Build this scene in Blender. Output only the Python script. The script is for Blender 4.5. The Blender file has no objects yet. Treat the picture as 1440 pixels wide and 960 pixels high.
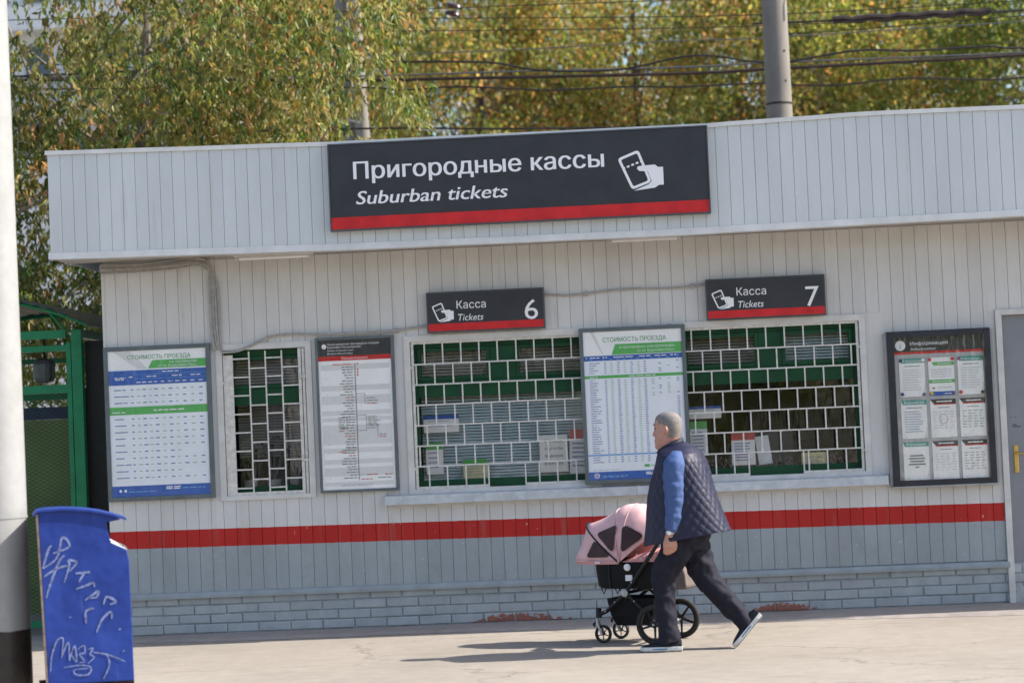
import bpy, bmesh, math, random
import numpy as np
from mathutils import Vector, Matrix

random.seed(7); rng = np.random.default_rng(11)
S = bpy.context.scene
COL = S.collection
PI = math.pi
R = math.radians

# ------------------------------------------------------------------ camera
CAM_POS = Vector((0.937, -17.3, 1.6))
YAW, PITCH, ROLL = R(3.1), math.atan(120 / 3000), 0.0435
fw = Vector((-math.sin(YAW) * math.cos(PITCH), math.cos(YAW) * math.cos(PITCH), math.sin(PITCH)))
r0 = Vector((math.cos(YAW), math.sin(YAW), 0)); u0 = r0.cross(fw)
rt = r0 * math.cos(ROLL) - u0 * math.sin(ROLL); up = u0 * math.cos(ROLL) + r0 * math.sin(ROLL)
cam_data = bpy.data.cameras.new('camera'); cam = bpy.data.objects.new('camera', cam_data); COL.objects.link(cam)
M = Matrix((rt, up, -fw)).transposed().to_4x4(); M.translation = CAM_POS
cam.matrix_world = M
cam_data.sensor_width = 36; cam_data.lens = 75; cam_data.clip_end = 3000; cam_data.clip_start = .1
cam_data.dof.use_dof = True; cam_data.dof.focus_distance = 16.2; cam_data.dof.aperture_fstop = 2.0
S.camera = cam

# ------------------------------------------------------------------ sky and sun
SUN_EL, SUN_A = R(41), R(0.6)          # sun stands to the right, a hair behind the facade
sun_dir = Vector((math.cos(SUN_EL) * math.cos(SUN_A), math.cos(SUN_EL) * math.sin(SUN_A), math.sin(SUN_EL)))
world = bpy.data.worlds.new('World'); S.world = world; world.use_nodes = True
wn = world.node_tree.nodes; wl = world.node_tree.links
sky = wn.new('ShaderNodeTexSky'); sky.sky_type = 'NISHITA'; sky.sun_disc = False
sky.sun_elevation = SUN_EL; sky.sun_rotation = PI / 2 - SUN_A
sky.dust_density = 1.6; sky.air_density = 1.0
bg = wn['Background']; bg.inputs['Strength'].default_value = 0.13
wl.new(sky.outputs[0], bg.inputs['Color'])
sl = bpy.data.lights.new('sun', 'SUN'); sl.energy = 4.2; sl.angle = R(0.5); sl.color = (1, .945, .86)
so = bpy.data.objects.new('sun', sl); COL.objects.link(so)
so.rotation_euler = sun_dir.to_track_quat('Z', 'Y').to_euler()
S.view_settings.view_transform = 'Standard'; S.view_settings.look = 'None'
S.view_settings.exposure = 1.03; S.view_settings.gamma = 1

# ------------------------------------------------------------------ materials
def nodes_of(name):
    m = bpy.data.materials.new(name); m.use_nodes = True
    n = m.node_tree.nodes; l = m.node_tree.links
    return m, n, l, n['Principled BSDF']
def noise(n, l, scale, detail=4, rough=.6, coord='Object', stretch=None):
    tc = n.new('ShaderNodeTexCoord') if coord == 'Object' else n.new('ShaderNodeNewGeometry')
    out = tc.outputs['Object'] if coord == 'Object' else tc.outputs['Position']
    if stretch:
        mp = n.new('ShaderNodeMapping'); mp.inputs['Scale'].default_value = stretch; l.new(out, mp.inputs[0]); out = mp.outputs[0]
    t = n.new('ShaderNodeTexNoise'); t.inputs['Scale'].default_value = scale; t.inputs['Detail'].default_value = detail
    t.inputs['Roughness'].default_value = rough; l.new(out, t.inputs['Vector'])
    return t
def ramp(n, l, src, a, b, c0=(0, 0, 0, 1), c1=(1, 1, 1, 1)):
    r = n.new('ShaderNodeValToRGB'); e = r.color_ramp.elements
    e[0].position = a; e[1].position = b; e[0].color = c0; e[1].color = c1
    l.new(src, r.inputs[0]); return r
def mixc(n, l, fac, a, b, mode='MIX'):
    m = n.new('ShaderNodeMix'); m.data_type = 'RGBA'; m.blend_type = mode
    for sock, v in ((m.inputs['Factor'], fac), (m.inputs['A'], a), (m.inputs['B'], b)):
        pass
    def setv(s, v):
        if hasattr(v, 'links') or hasattr(v, 'is_linked'): l.new(v, s)
        elif isinstance(v, (int, float)): s.default_value = v
        else: s.default_value = (*v, 1) if len(v) == 3 else v
    setv(m.inputs[0], fac); setv(m.inputs[6], a); setv(m.inputs[7], b)
    return m.outputs[2]
def math_n(n, l, op, a, b=None):
    m = n.new('ShaderNodeMath'); m.operation = op
    for i, v in enumerate((a, b)):
        if v is None: continue
        if isinstance(v, (int, float)): m.inputs[i].default_value = v
        else: l.new(v, m.inputs[i])
    return m.outputs[0]
def bump(n, l, p, h, strength=.3, dist=.01):
    b = n.new('ShaderNodeBump'); b.inputs['Strength'].default_value = strength; b.inputs['Distance'].default_value = dist
    l.new(h, b.inputs['Height']); l.new(b.outputs[0], p.inputs['Normal'])
def plain(name, col, rough=.5, metal=0, var=.12, scale=9, bmp=0, spec=.3, stretch=None, coord='World'):
    m, n, l, p = nodes_of(name)
    t = noise(n, l, scale, coord=coord, stretch=stretch)
    dark = tuple(c * (1 - var * 1.6) for c in col); light = tuple(min(1, c * (1 + var)) for c in col)
    r = ramp(n, l, t.outputs[0], .3, .7, (*dark, 1), (*light, 1))
    l.new(r.outputs[0], p.inputs['Base Color'])
    p.inputs['Roughness'].default_value = rough; p.inputs['Metallic'].default_value = metal
    p.inputs['Specular IOR Level'].default_value = spec
    if bmp:
        t2 = noise(n, l, scale * 6, coord=coord); bump(n, l, p, t2.outputs[0], bmp, .004)
    return m

def siding_material():
    m, n, l, p = nodes_of('painted_siding')
    g = n.new('ShaderNodeNewGeometry'); sp = n.new('ShaderNodeSeparateXYZ'); l.new(g.outputs['Position'], sp.inputs[0])
    wob = noise(n, l, 14, 2, coord='World')
    wv = math_n(n, l, 'MULTIPLY', math_n(n, l, 'SUBTRACT', wob.outputs[0], .5), .006)
    z = math_n(n, l, 'ADD', math_n(n, l, 'ADD', sp.outputs[2], math_n(n, l, 'MULTIPLY', sp.outputs[0], .008)), wv)
    top = math_n(n, l, 'GREATER_THAN', z, .857); bot = math_n(n, l, 'LESS_THAN', z, .713)
    t = noise(n, l, 2.2, 6, .65, 'World', (1, 1, .5))
    up_c = ramp(n, l, t.outputs[0], .3, .7, (.515, .507, .49, 1), (.61, .60, .582, 1)).outputs[0]
    lo_c = ramp(n, l, t.outputs[0], .3, .7, (.26, .295, .31, 1), (.325, .36, .375, 1)).outputs[0]
    rd_c = ramp(n, l, t.outputs[0], .3, .7, (.37, .014, .012, 1), (.44, .022, .018, 1)).outputs[0]
    c = mixc(n, l, top, rd_c, up_c); c = mixc(n, l, bot, c, lo_c)
    # each board a little different
    oi = n.new('ShaderNodeObjectInfo')
    v = math_n(n, l, 'ADD', math_n(n, l, 'MULTIPLY', oi.outputs['Random'], .09), .95)
    c = mixc(n, l, 1.0, c, v, 'MULTIPLY')
    # dirt streaks running down and chips
    st = noise(n, l, 9, 5, .7, 'World', (1, 1, .08))
    sr = ramp(n, l, st.outputs[0], .56, .74).outputs[0]
    c = mixc(n, l, math_n(n, l, 'MULTIPLY', sr, .3), c, (.24, .21, .17))
    sp_n = noise(n, l, 5, 6, .75, 'World'); sk = ramp(n, l, sp_n.outputs[0], .52, .72).outputs[0]
    c = mixc(n, l, math_n(n, l, 'MULTIPLY', math_n(n, l, 'MULTIPLY', sk, bot), .35), c, (.19, .185, .17))
    ch = noise(n, l, 38, 3, .6, 'World', (1, 1, .6)); cm = ramp(n, l, ch.outputs[0], .725, .74).outputs[0]
    low = math_n(n, l, 'LESS_THAN', z, .9)
    c = mixc(n, l, math_n(n, l, 'MULTIPLY', cm, math_n(n, l, 'MULTIPLY', low, .8)), c, (.7, .7, .68))
    l.new(c, p.inputs['Base Color']); p.inputs['Roughness'].default_value = .5; p.inputs['Specular IOR Level'].default_value = .25
    b = noise(n, l, 60, 3, coord='World', stretch=(1, 1, .15)); bump(n, l, p, b.outputs[0], .12, .004)
    return m
def fascia_material():
    m, n, l, p = nodes_of('fascia_paint')
    t = noise(n, l, 1.6, 6, .65, 'World', (1, 1, .4))
    c = ramp(n, l, t.outputs[0], .3, .72, (.52, .55, .555, 1), (.61, .64, .645, 1)).outputs[0]
    oi = n.new('ShaderNodeObjectInfo')
    v = math_n(n, l, 'ADD', math_n(n, l, 'MULTIPLY', oi.outputs['Random'], .07), .955)
    c = mixc(n, l, 1.0, c, v, 'MULTIPLY')
    st = noise(n, l, 11, 5, .7, 'World', (1, 1, .06)); sr = ramp(n, l, st.outputs[0], .6, .8).outputs[0]
    c = mixc(n, l, math_n(n, l, 'MULTIPLY', sr, .35), c, (.33, .27, .2))
    ch = noise(n, l, 46, 3, .6, 'World', (1, 1, .5)); cm = ramp(n, l, ch.outputs[0], .735, .75).outputs[0]
    c = mixc(n, l, math_n(n, l, 'MULTIPLY', cm, .7), c, (.82, .82, .8))
    l.new(c, p.inputs['Base Color']); p.inputs['Roughness'].default_value = .42
    return m
def brick_material():
    m, n, l, p = nodes_of('painted_brick')
    g = n.new('ShaderNodeNewGeometry'); sp = n.new('ShaderNodeSeparateXYZ'); l.new(g.outputs['Position'], sp.inputs[0])
    t = noise(n, l, 6, 6, .7, 'World')
    c = ramp(n, l, t.outputs[0], .3, .7, (.29, .315, .325, 1), (.39, .415, .425, 1)).outputs[0]
    oi = n.new('ShaderNodeObjectInfo')
    c = mixc(n, l, 1.0, c, math_n(n, l, 'ADD', math_n(n, l, 'MULTIPLY', oi.outputs['Random'], .12), .93), 'MULTIPLY')
    # paint flaked off the lowest courses down to the red clay
    nx = noise(n, l, 1.1, 2, .5, 'World', (1, .1, .1)); nf = noise(n, l, 22, 5, .7, 'World')
    h = math_n(n, l, 'MULTIPLY', math_n(n, l, 'SUBTRACT', .15, sp.outputs[2]), 5.0)
    def patch(c0, w0):
        d = math_n(n, l, 'DIVIDE', math_n(n, l, 'SUBTRACT', sp.outputs[0], c0), w0)
        return math_n(n, l, 'SUBTRACT', 1.0, math_n(n, l, 'MULTIPLY', d, d))
    pm = math_n(n, l, 'MAXIMUM', math_n(n, l, 'MAXIMUM', patch(-.05, .75), patch(2.1, .5)), math_n(n, l, 'ADD', math_n(n, l, 'MULTIPLY', nx.outputs[0], .5), .25))
    s = math_n(n, l, 'ADD', math_n(n, l, 'ADD', pm, math_n(n, l, 'MULTIPLY', nf.outputs[0], 1.0)), h)
    mk = math_n(n, l, 'GREATER_THAN', s, 1.80)
    rc = ramp(n, l, nf.outputs[0], .3, .7, (.20, .062, .04, 1), (.31, .115, .08, 1)).outputs[0]
    c = mixc(n, l, mk, c, rc)
    l.new(c, p.inputs['Base Color']); p.inputs['Roughness'].default_value = .62
    b = noise(n, l, 40, 4, coord='World'); bump(n, l, p, b.outputs[0], .35, .006)
    return m
def asphalt_material(name, ca, cb, crack=True):
    m, n, l, p = nodes_of(name)
    a = noise(n, l, .55, 5, .6, 'World'); b_ = noise(n, l, 7, 6, .7, 'World'); f = noise(n, l, 160, 3, .7, 'World')
    c = ramp(n, l, a.outputs[0], .3, .7, (*ca, 1), (*cb, 1)).outputs[0]
    c = mixc(n, l, .5, c, ramp(n, l, b_.outputs[0], .25, .75, (.72, .72, .72, 1), (1.2, 1.2, 1.2, 1)).outputs[0], 'MULTIPLY')
    c = mixc(n, l, .6, c, ramp(n, l, f.outputs[0], .25, .75, (.6, .6, .6, 1), (1.35, 1.35, 1.35, 1)).outputs[0], 'MULTIPLY')
    c = mixc(n, l, .35, c, (1.32, 1.32, 1.32), 'MULTIPLY')
    # dark stains and small stones
    sn = noise(n, l, 2.3, 3, .6, 'World', (.35, 1.3, 1)); sm = ramp(n, l, sn.outputs[0], .6, .72).outputs[0]
    c = mixc(n, l, math_n(n, l, 'MULTIPLY', sm, .3), c, (.15, .135, .115))
    h = f.outputs[0]
    if crack:
        gm = n.new('ShaderNodeNewGeometry'); mp = n.new('ShaderNodeMapping'); mp.inputs['Scale'].default_value = (.35, .8, 1)
        l.new(gm.outputs['Position'], mp.inputs[0])
        wn_ = noise(n, l, 2.5, 5, .7, 'World')
        ad = n.new('ShaderNodeVectorMath'); ad.operation = 'MULTIPLY_ADD'; ad.inputs[1].default_value = (.35, .35, 0)
        l.new(wn_.outputs['Color'], ad.inputs[0]); l.new(mp.outputs[0], ad.inputs[2])
        vo = n.new('ShaderNodeTexVoronoi'); vo.feature = 'DISTANCE_TO_EDGE'; vo.inputs['Scale'].default_value = .8
        l.new(ad.outputs[0], vo.inputs['Vector'])
        ck = ramp(n, l, vo.outputs['Distance'], .002, .010, (1, 1, 1, 1), (0, 0, 0, 1)).outputs[0]
        br = ramp(n, l, a.outputs[0], .42, .52).outputs[0]
        ck = math_n(n, l, 'MULTIPLY', ck, br)
        c = mixc(n, l, math_n(n, l, 'MULTIPLY', ck, .45), c, (.06, .055, .05))
    l.new(c, p.inputs['Base Color']); p.inputs['Roughness'].default_value = .9; p.inputs['Specular IOR Level'].default_value = .25
    bump(n, l, p, h, .5, .006)
    return m
def glass_material(name, tint=.92, rough=.02, wav=0, ior=1.45, refl=1.4):
    m, n, l, p = nodes_of(name); n.remove(p)
    out = n['Material Output']
    tr = n.new('ShaderNodeBsdfTransparent'); tr.inputs[0].default_value = (tint, tint * 1.0, tint * .99, 1)
    gl = n.new('ShaderNodeBsdfGlossy'); gl.inputs['Roughness'].default_value = rough
    ge = n.new('ShaderNodeNewGeometry'); dt = n.new('ShaderNodeVectorMath'); dt.operation = 'DOT_PRODUCT'
    l.new(ge.outputs['Normal'], dt.inputs[0]); l.new(ge.outputs['Incoming'], dt.inputs[1])
    c1 = math_n(n, l, 'SUBTRACT', 1.0, math_n(n, l, 'ABSOLUTE', dt.outputs['Value']))
    fr = math_n(n, l, 'ADD', math_n(n, l, 'MULTIPLY', math_n(n, l, 'POWER', c1, 5.0), .8), ((ior - 1) / (ior + 1)) ** 2 * refl)
    mx = n.new('ShaderNodeMixShader'); l.new(fr, mx.inputs[0]); l.new(tr.outputs[0], mx.inputs[1]); l.new(gl.outputs[0], mx.inputs[2])
    if wav:
        t = noise(n, l, 5, 3, coord='World', stretch=(1.6, 1, .6)); b = n.new('ShaderNodeBump'); b.inputs['Strength'].default_value = wav; b.inputs['Distance'].default_value = .03
        l.new(t.outputs[0], b.inputs['Height']); l.new(b.outputs[0], gl.inputs['Normal'])
    l.new(mx.outputs[0], out.inputs[0]); return m
def leaf_material(name, trans=.45):
    m, n, l, p = nodes_of(name); out = n['Material Output']
    at = n.new('ShaderNodeAttribute'); at.attribute_name = 'leaf_col'
    l.new(at.outputs['Color'], p.inputs['Base Color']); p.inputs['Roughness'].default_value = .45; p.inputs['Specular IOR Level'].default_value = .35
    tr = n.new('ShaderNodeBsdfTranslucent')
    tc = mixc(n, l, 1.0, at.outputs['Color'], (1.4, 1.3, .75), 'MULTIPLY'); l.new(tc, tr.inputs[0])
    mx = n.new('ShaderNodeMixShader'); mx.inputs[0].default_value = trans
    l.new(p.outputs[0], mx.inputs[1]); l.new(tr.outputs[0], mx.inputs[2]); l.new(mx.outputs[0], out.inputs[0])
    return m
def bark_material(name, ca, cb):
    m, n, l, p = nodes_of(name)
    t = noise(n, l, 8, 6, .7, 'World', (3, 3, .6)); c = ramp(n, l, t.outputs[0], .3, .7, (*ca, 1), (*cb, 1)).outputs[0]
    l.new(c, p.inputs['Base Color']); p.inputs['Roughness'].default_value = .9; bump(n, l, p, t.outputs[0], .6, .03)
    return m
def concrete_material():
    m, n, l, p = nodes_of('pole_concrete')
    t = noise(n, l, 5, 7, .7, 'World', (1, 1, .5)); c = ramp(n, l, t.outputs[0], .28, .72, (.17, .152, .132, 1), (.245, .22, .192, 1)).outputs[0]
    s = noise(n, l, 40, 3, .6, 'World', (1, 1, .5)); k = ramp(n, l, s.outputs[0], .68, .74).outputs[0]
    c = mixc(n, l, math_n(n, l, 'MULTIPLY', k, .5), c, (.1, .09, .08))
    l.new(c, p.inputs['Base Color']); p.inputs['Roughness'].default_value = .85; bump(n, l, p, t.outputs[0], .3, .01)
    return m
def post_material():
    m, n, l, p = nodes_of('post_paint')
    g = n.new('ShaderNodeNewGeometry'); sp = n.new('ShaderNodeSeparateXYZ'); l.new(g.outputs['Position'], sp.inputs[0])
    t = noise(n, l, 7, 5, .7, 'World')
    z = math_n(n, l, 'ADD', sp.outputs[2], math_n(n, l, 'MULTIPLY', math_n(n, l, 'SUBTRACT', t.outputs[0], .5), .03))
    k = math_n(n, l, 'LESS_THAN', z, .56)
    w = ramp(n, l, t.outputs[0], .3, .7, (.27, .268, .262, 1), (.335, .332, .326, 1)).outputs[0]
    d = ramp(n, l, t.outputs[0], .35, .75, (.012, .011, .01, 1), (.05, .035, .025, 1)).outputs[0]
    c = mixc(n, l, k, w, d); l.new(c, p.inputs['Base Color']); p.inputs['Roughness'].default_value = .5
    bump(n, l, p, t.outputs[0], .2, .01); return m

MAT = {}
MAT['siding'] = siding_material(); MAT['fascia'] = fascia_material(); MAT['brick'] = brick_material()
MAT['mortar'] = plain('mortar', (.28, .31, .325), .9, var=.2, scale=20)
MAT['trim'] = plain('white_trim_paint', (.66, .66, .645), .4, var=.08, scale=6)
MAT['trim_grey'] = plain('grey_trim_paint', (.275, .31, .325), .45, var=.1, scale=6)
MAT['frame_white'] = plain('window_frame_paint', (.58, .57, .545), .45, var=.09, scale=6)
MAT['roof'] = plain('roof_felt', (.12, .12, .12), .9, var=.2)
MAT['soffit'] = plain('soffit_paint', (.52, .49, .45), .6, var=.12, scale=4)
MAT['sill'] = plain('galvanised_sill', (.50, .54, .58), .38, .25, var=.12, scale=12)
MAT['green'] = plain('green_window_paint', (.004, .062, .022), .5, var=.15, scale=7)
MAT['green2'] = plain('green_shelter_paint', (.012, .20, .085), .35, var=.12, scale=7)
MAT['mesh_green'] = plain('mesh_paint', (.012, .05, .02), .5)
MAT['grille'] = plain('grille_paint', (.60, .58, .54), .5, var=.14, scale=25)
MAT['blind'] = plain('blind_slat', (.74, .85, .88), .45, var=.08, scale=4)
MAT['blind_warm'] = plain('blind_slat_beige', (.50, .47, .43), .45, var=.08, scale=4)
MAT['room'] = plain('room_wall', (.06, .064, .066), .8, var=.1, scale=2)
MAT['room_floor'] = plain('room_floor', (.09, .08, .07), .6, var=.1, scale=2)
MAT['door'] = plain('door_paint', (.215, .225, .245), .42, var=.06, scale=5)
MAT['brass'] = plain('brass', (.62, .42, .13), .28, 1, var=.15, scale=20)
MAT['sign'] = plain('sign_charcoal', (.038, .040, .046), .38, var=.10, scale=5)
MAT['sign_side'] = plain('sign_frame', (.075, .08, .088), .4, var=.1, scale=6)
MAT['white'] = plain('print_white', (.80, .80, .81), .5, var=.02, scale=5)
MAT['red'] = plain('print_red', (.55, .022, .025), .4, var=.12, scale=8)
MAT['paper'] = plain('paper', (.78, .81, .87), .5, var=.03, scale=4)
MAT['paper_w'] = plain('paper_white', (.84, .84, .84), .5, var=.03, scale=4)
MAT['paper_band'] = plain('print_grey_band', (.66, .66, .66), .5, var=.02)
MAT['pgreen'] = plain('print_green', (.10, .42, .11), .45, var=.04)
MAT['pgreen_d'] = plain('print_dark_green', (.05, .27, .09), .45, var=.04)
MAT['pteal'] = plain('print_teal', (.05, .32, .27), .45, var=.05)
MAT['pblue'] = plain('print_blue', (.035, .115, .42), .45, var=.06)
MAT['plblue'] = plain('print_light_blue', (.17, .37, .66), .45, var=.04)
MAT['ink'] = plain('print_ink', (.22, .26, .45), .6, var=.1)
MAT['ink_k'] = plain('print_black_ink', (.20, .20, .20), .6, var=.1)
MAT['ink_p'] = plain('print_pale_ink', (.50, .52, .60), .6, var=.1)
MAT['ink_g'] = plain('print_green_ink', (.40, .58, .46), .6, var=.1)
MAT['ink_r'] = plain('print_red_ink', (.55, .10, .10), .6, var=.1)
MAT['bframe'] = plain('board_frame', (.125, .15, .16), .4, .3, var=.12, scale=9)
MAT['dframe'] = plain('case_frame', (.035, .036, .045), .4, .2, var=.15, scale=9)
MAT['case_side'] = plain('case_side_metal', (.33, .34, .34), .4, .3, var=.1)
MAT['case_back'] = plain('case_back', (.42, .42, .43), .6, var=.03)
MAT['yellow'] = plain('magnet_yellow', (.65, .45, .03), .3); MAT['mred'] = plain('magnet_red', (.6, .04, .05), .3); MAT['mblue'] = plain('magnet_blue', (.03, .05, .18), .3); MAT['mpur'] = plain('magnet_purple', (.25, .03, .2), .3)
MAT['pyellow'] = plain('paper_yellow', (.62, .58, .34), .6, var=.05)
MAT['cable'] = plain('wall_cable', (.34, .33, .31), .55, var=.15, scale=30)
MAT['wire'] = plain('black_wire', (.022, .019, .02), .55, var=.3, scale=12)
MAT['wire_brown'] = plain('brown_wire', (.035, .021, .019), .6, var=.35, scale=9)
MAT['wire_grey'] = plain('grey_wire', (.10, .10, .11), .55, var=.2, scale=9)
MAT['steel'] = plain('galvanised_steel', (.42, .42, .42), .4, .6, var=.15, scale=20)
MAT['insul'] = plain('brown_porcelain', (.045, .02, .016), .18, var=.2)
MAT['porcelain'] = plain('white_porcelain', (.7, .7, .7), .2, var=.05)
MAT['concrete'] = concrete_material(); MAT['post'] = post_material()
MAT['glass'] = glass_material('window_glass', .93, .012, .05, 1.5, 1.35)
MAT['film'] = glass_material('clear_cover', .98, .05, .5, 1.45)
MAT['ground'] = asphalt_material('dusty_asphalt', (.248, .217, .182), (.318, .279, .236))
MAT['apron'] = asphalt_material('apron_asphalt', (.25, .22, .20), (.31, .275, .25), False)
MAT['leaf_near'] = leaf_material('maple_leaf', .45); MAT['leaf_far'] = leaf_material('far_leaf', .55)
MAT['bark'] = bark_material('bark', (.07, .055, .042), (.17, .14, .11)); MAT['twig'] = bark_material('pale_twig', (.13, .11, .085), (.27, .24, .20))
def worn_paint(name, ca, cb, rust):
    m, n, l, p = nodes_of(name)
    t = noise(n, l, 3.5, 6, .65, 'World'); c = ramp(n, l, t.outputs[0], .3, .7, (*ca, 1), (*cb, 1)).outputs[0]
    sc = noise(n, l, 30, 4, .7, 'World', (1, 1, .12)); k = ramp(n, l, sc.outputs[0], .66, .72).outputs[0]
    c = mixc(n, l, math_n(n, l, 'MULTIPLY', k, .35), c, (.10, .13, .28))
    rs = noise(n, l, 16, 5, .7, 'World'); kr = ramp(n, l, rs.outputs[0], .70, .735).outputs[0]
    c = mixc(n, l, math_n(n, l, 'MULTIPLY', kr, .85), c, rust)
    l.new(c, p.inputs['Base Color']); p.inputs['Specular IOR Level'].default_value = .3
    l.new(ramp(n, l, t.outputs[0], .3, .7, (.35, .35, .35, 1), (.6, .6, .6, 1)).outputs[0], p.inputs['Roughness'])
    b = noise(n, l, 5, 2, .5, 'World'); bump(n, l, p, b.outputs[0], .35, .05)
    return m
MAT['bin'] = worn_paint('bin_blue_paint', (.013, .034, .20), (.018, .05, .27), (.10, .055, .035))
MAT['bin_edge'] = plain('bin_worn_edge', (.22, .17, .15), .55, var=.3, scale=30)
MAT['dark_metal'] = plain('dark_rusty_metal', (.035, .027, .023), .6, .2, var=.5, scale=12)
MAT['chalk'] = plain('scratched_graffiti', (.17, .21, .40), .7, var=.4, scale=60)
MAT['dark'] = plain('dark_panel', (.012, .014, .012), .6, var=.3, scale=4)
MAT['olive'] = plain('olive_panel', (.12, .17, .06), .5, var=.15, scale=3)
MAT['navy_panel'] = plain('navy_panel', (.014, .02, .075), .45, var=.1)
MAT['polycarb'] = plain('shelter_roof_sheet', (.03, .034, .045), .3, var=.25, scale=6)
MAT['skin'] = plain('skin', (.47, .245, .185), .5, var=.10, scale=25, spec=.35)
def hair_material():
    m, n, l, p = nodes_of('grey_hair')
    t = noise(n, l, 150, 3, .7, 'World', (1, 1, .5)); b_ = noise(n, l, 14, 3, .6, 'World')
    c = ramp(n, l, t.outputs[0], .3, .7, (.12, .115, .11, 1), (.25, .24, .23, 1)).outputs[0]
    c = mixc(n, l, math_n(n, l, 'MULTIPLY', ramp(n, l, b_.outputs[0], .45, .7).outputs[0], .28), c, (.40, .25, .19))
    l.new(c, p.inputs['Base Color']); p.inputs['Roughness'].default_value = .85; p.inputs['Specular IOR Level'].default_value = .15
    bump(n, l, p, t.outputs[0], .35, .004); return m
MAT['hair'] = hair_material()
MAT['vest'] = plain('navy_quilted_nylon', (.0155, .017, .044), .55, var=.14, scale=30, spec=.35)
MAT['vest_trim'] = plain('navy_trim', (.012, .014, .03), .6, var=.1)
MAT['shirt'] = plain('blue_knit', (.06, .105, .25), .75, var=.10, scale=40, bmp=.15)
MAT['trousers'] = plain('charcoal_trousers', (.0115, .0115, .022), .8, var=.18, scale=25, bmp=.2)
MAT['shoe'] = plain('black_shoe', (.012, .012, .016), .5, var=.2, scale=20)
MAT['sole'] = plain('white_sole', (.62, .62, .62), .55, var=.1, scale=40); MAT['sole_b'] = plain('blue_sole_stripe', (.10, .25, .40), .55)
MAT['outsole'] = plain('grey_outsole', (.30, .29, .24), .7, var=.2, scale=40)
MAT['eye'] = plain('eye', (.05, .04, .035), .2)
MAT['pink'] = plain('pink_fabric', (.70, .43, .435), .75, var=.06, scale=14, bmp=.1)
MAT['pink2'] = plain('salmon_fabric', (.60, .28, .27), .75, var=.06, scale=14)
MAT['mesh_win'] = plain('dark_mesh_fabric', (.055, .028, .03), .6, var=.25, scale=12)
MAT['black_fab'] = plain('black_fabric', (.008, .008, .010), .8, var=.2, scale=30)
MAT['black_metal'] = plain('black_metal', (.013, .013, .015), .38, var=.15, scale=30)
MAT['tyre'] = plain('rubber_tyre', (.030, .028, .026), .7, var=.2, scale=30)
MAT['taupe'] = plain('taupe_fabric', (.155, .125, .115), .8, var=.1, scale=20)
MAT['pbuild'] = plain('pale_panel', (.66, .67, .69), .7, var=.06, scale=.6)
MAT['pbuild_d'] = plain('grey_band', (.38, .39, .41), .7, var=.06, scale=.6)
MAT['pglass'] = plain('far_window', (.10, .12, .14), .15, var=.2, scale=2)
MAT['terracotta'] = plain('flower_pot', (.45, .42, .40), .6)
MAT['lamp_white'] = plain('lamp_batten', (.62, .60, .56), .4, var=.08)

# ------------------------------------------------------------------ geometry helpers
WP = {}
class Geo:
    def __init__(s): s.V = []; s.F = []; s.M = []
    def add(s, V, F, m=0):
        o = len(s.V); s.V += [tuple(v) for v in V]; s.F += [tuple(i + o for i in f) for f in F]; s.M += [m] * len(F); return s
    def box(s, x0, x1, y0, y1, z0, z1, m=0):
        return s.add([(x0, y0, z0), (x1, y0, z0), (x1, y1, z0), (x0, y1, z0), (x0, y0, z1), (x1, y0, z1), (x1, y1, z1), (x0, y1, z1)],
                     [(0, 3, 2, 1), (4, 5, 6, 7), (0, 1, 5, 4), (1, 2, 6, 5), (2, 3, 7, 6), (3, 0, 4, 7)], m)
    def prism(s, poly, y0, y1, m=0):       # poly in (x, z), extruded along y
        n = len(poly)
        return s.add([(x, y0, z) for x, z in poly] + [(x, y1, z) for x, z in poly],
                     [tuple(range(n)), tuple(reversed(range(n, 2 * n)))] + [(i, i + n, (i + 1) % n + n, (i + 1) % n) for i in range(n)], m)
    def quad(s, x0, x1, z0, z1, y, m=0):
        return s.add([(x0, y, z0), (x1, y, z0), (x1, y, z1), (x0, y, z1)], [(0, 1, 2, 3)], m)
    def loft(s, rings, caps=True, m=0, closed=True):
        n = len(rings[0]); V = [p for r in rings for p in r]; F = []
        for i in range(len(rings) - 1):
            for j in range(n if closed else n - 1):
                k = (j + 1) % n
                F.append((i * n + j, i * n + k, (i + 1) * n + k, (i + 1) * n + j))
        if caps: F.append(tuple(reversed(range(n)))); F.append(tuple((len(rings) - 1) * n + j for j in range(n)))
        return s.add(V, F, m)
    def tube(s, path, r, n=8, m=0, caps=True):
        path = [Vector(p) for p in path]; k = len(path); rs = r if isinstance(r, (list, tuple)) else [r] * k
        rings = []; prev = None
        for i in range(k):
            t = (path[min(i + 1, k - 1)] - path[max(i - 1, 0)]).normalized()
            if prev is None:
                a = Vector((0, 0, 1)) if abs(t.z) < .9 else Vector((1, 0, 0)); nrm = t.cross(a).normalized()
            else:
                nrm = (prev - t * prev.dot(t)).normalized()
            prev = nrm; b = t.cross(nrm)
            rings.append([path[i] + (nrm * math.cos(2 * PI * j / n) + b * math.sin(2 * PI * j / n)) * rs[i] for j in range(n)])
        return s.loft(rings, caps, m)
    def lathe(s, c, axis, prof, n=20, m=0):   # prof: (distance along axis, radius)
        axis = Vector(axis).normalized(); a = Vector((0, 0, 1)) if abs(axis.z) < .9 else Vector((1, 0, 0))
        e = axis.cross(a).normalized(); f = axis.cross(e); c = Vector(c)
        return s.loft([[c + axis * d + (e * math.cos(2 * PI * j / n) + f * math.sin(2 * PI * j / n)) * r for j in range(n)] for d, r in prof], True, m)
    def xf(s, M):
        s.V = [tuple(M @ Vector(v)) for v in s.V]; return s
def wpos(o): return WP.get(o.name, Vector((0, 0, 0))) if o else Vector((0, 0, 0))
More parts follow.
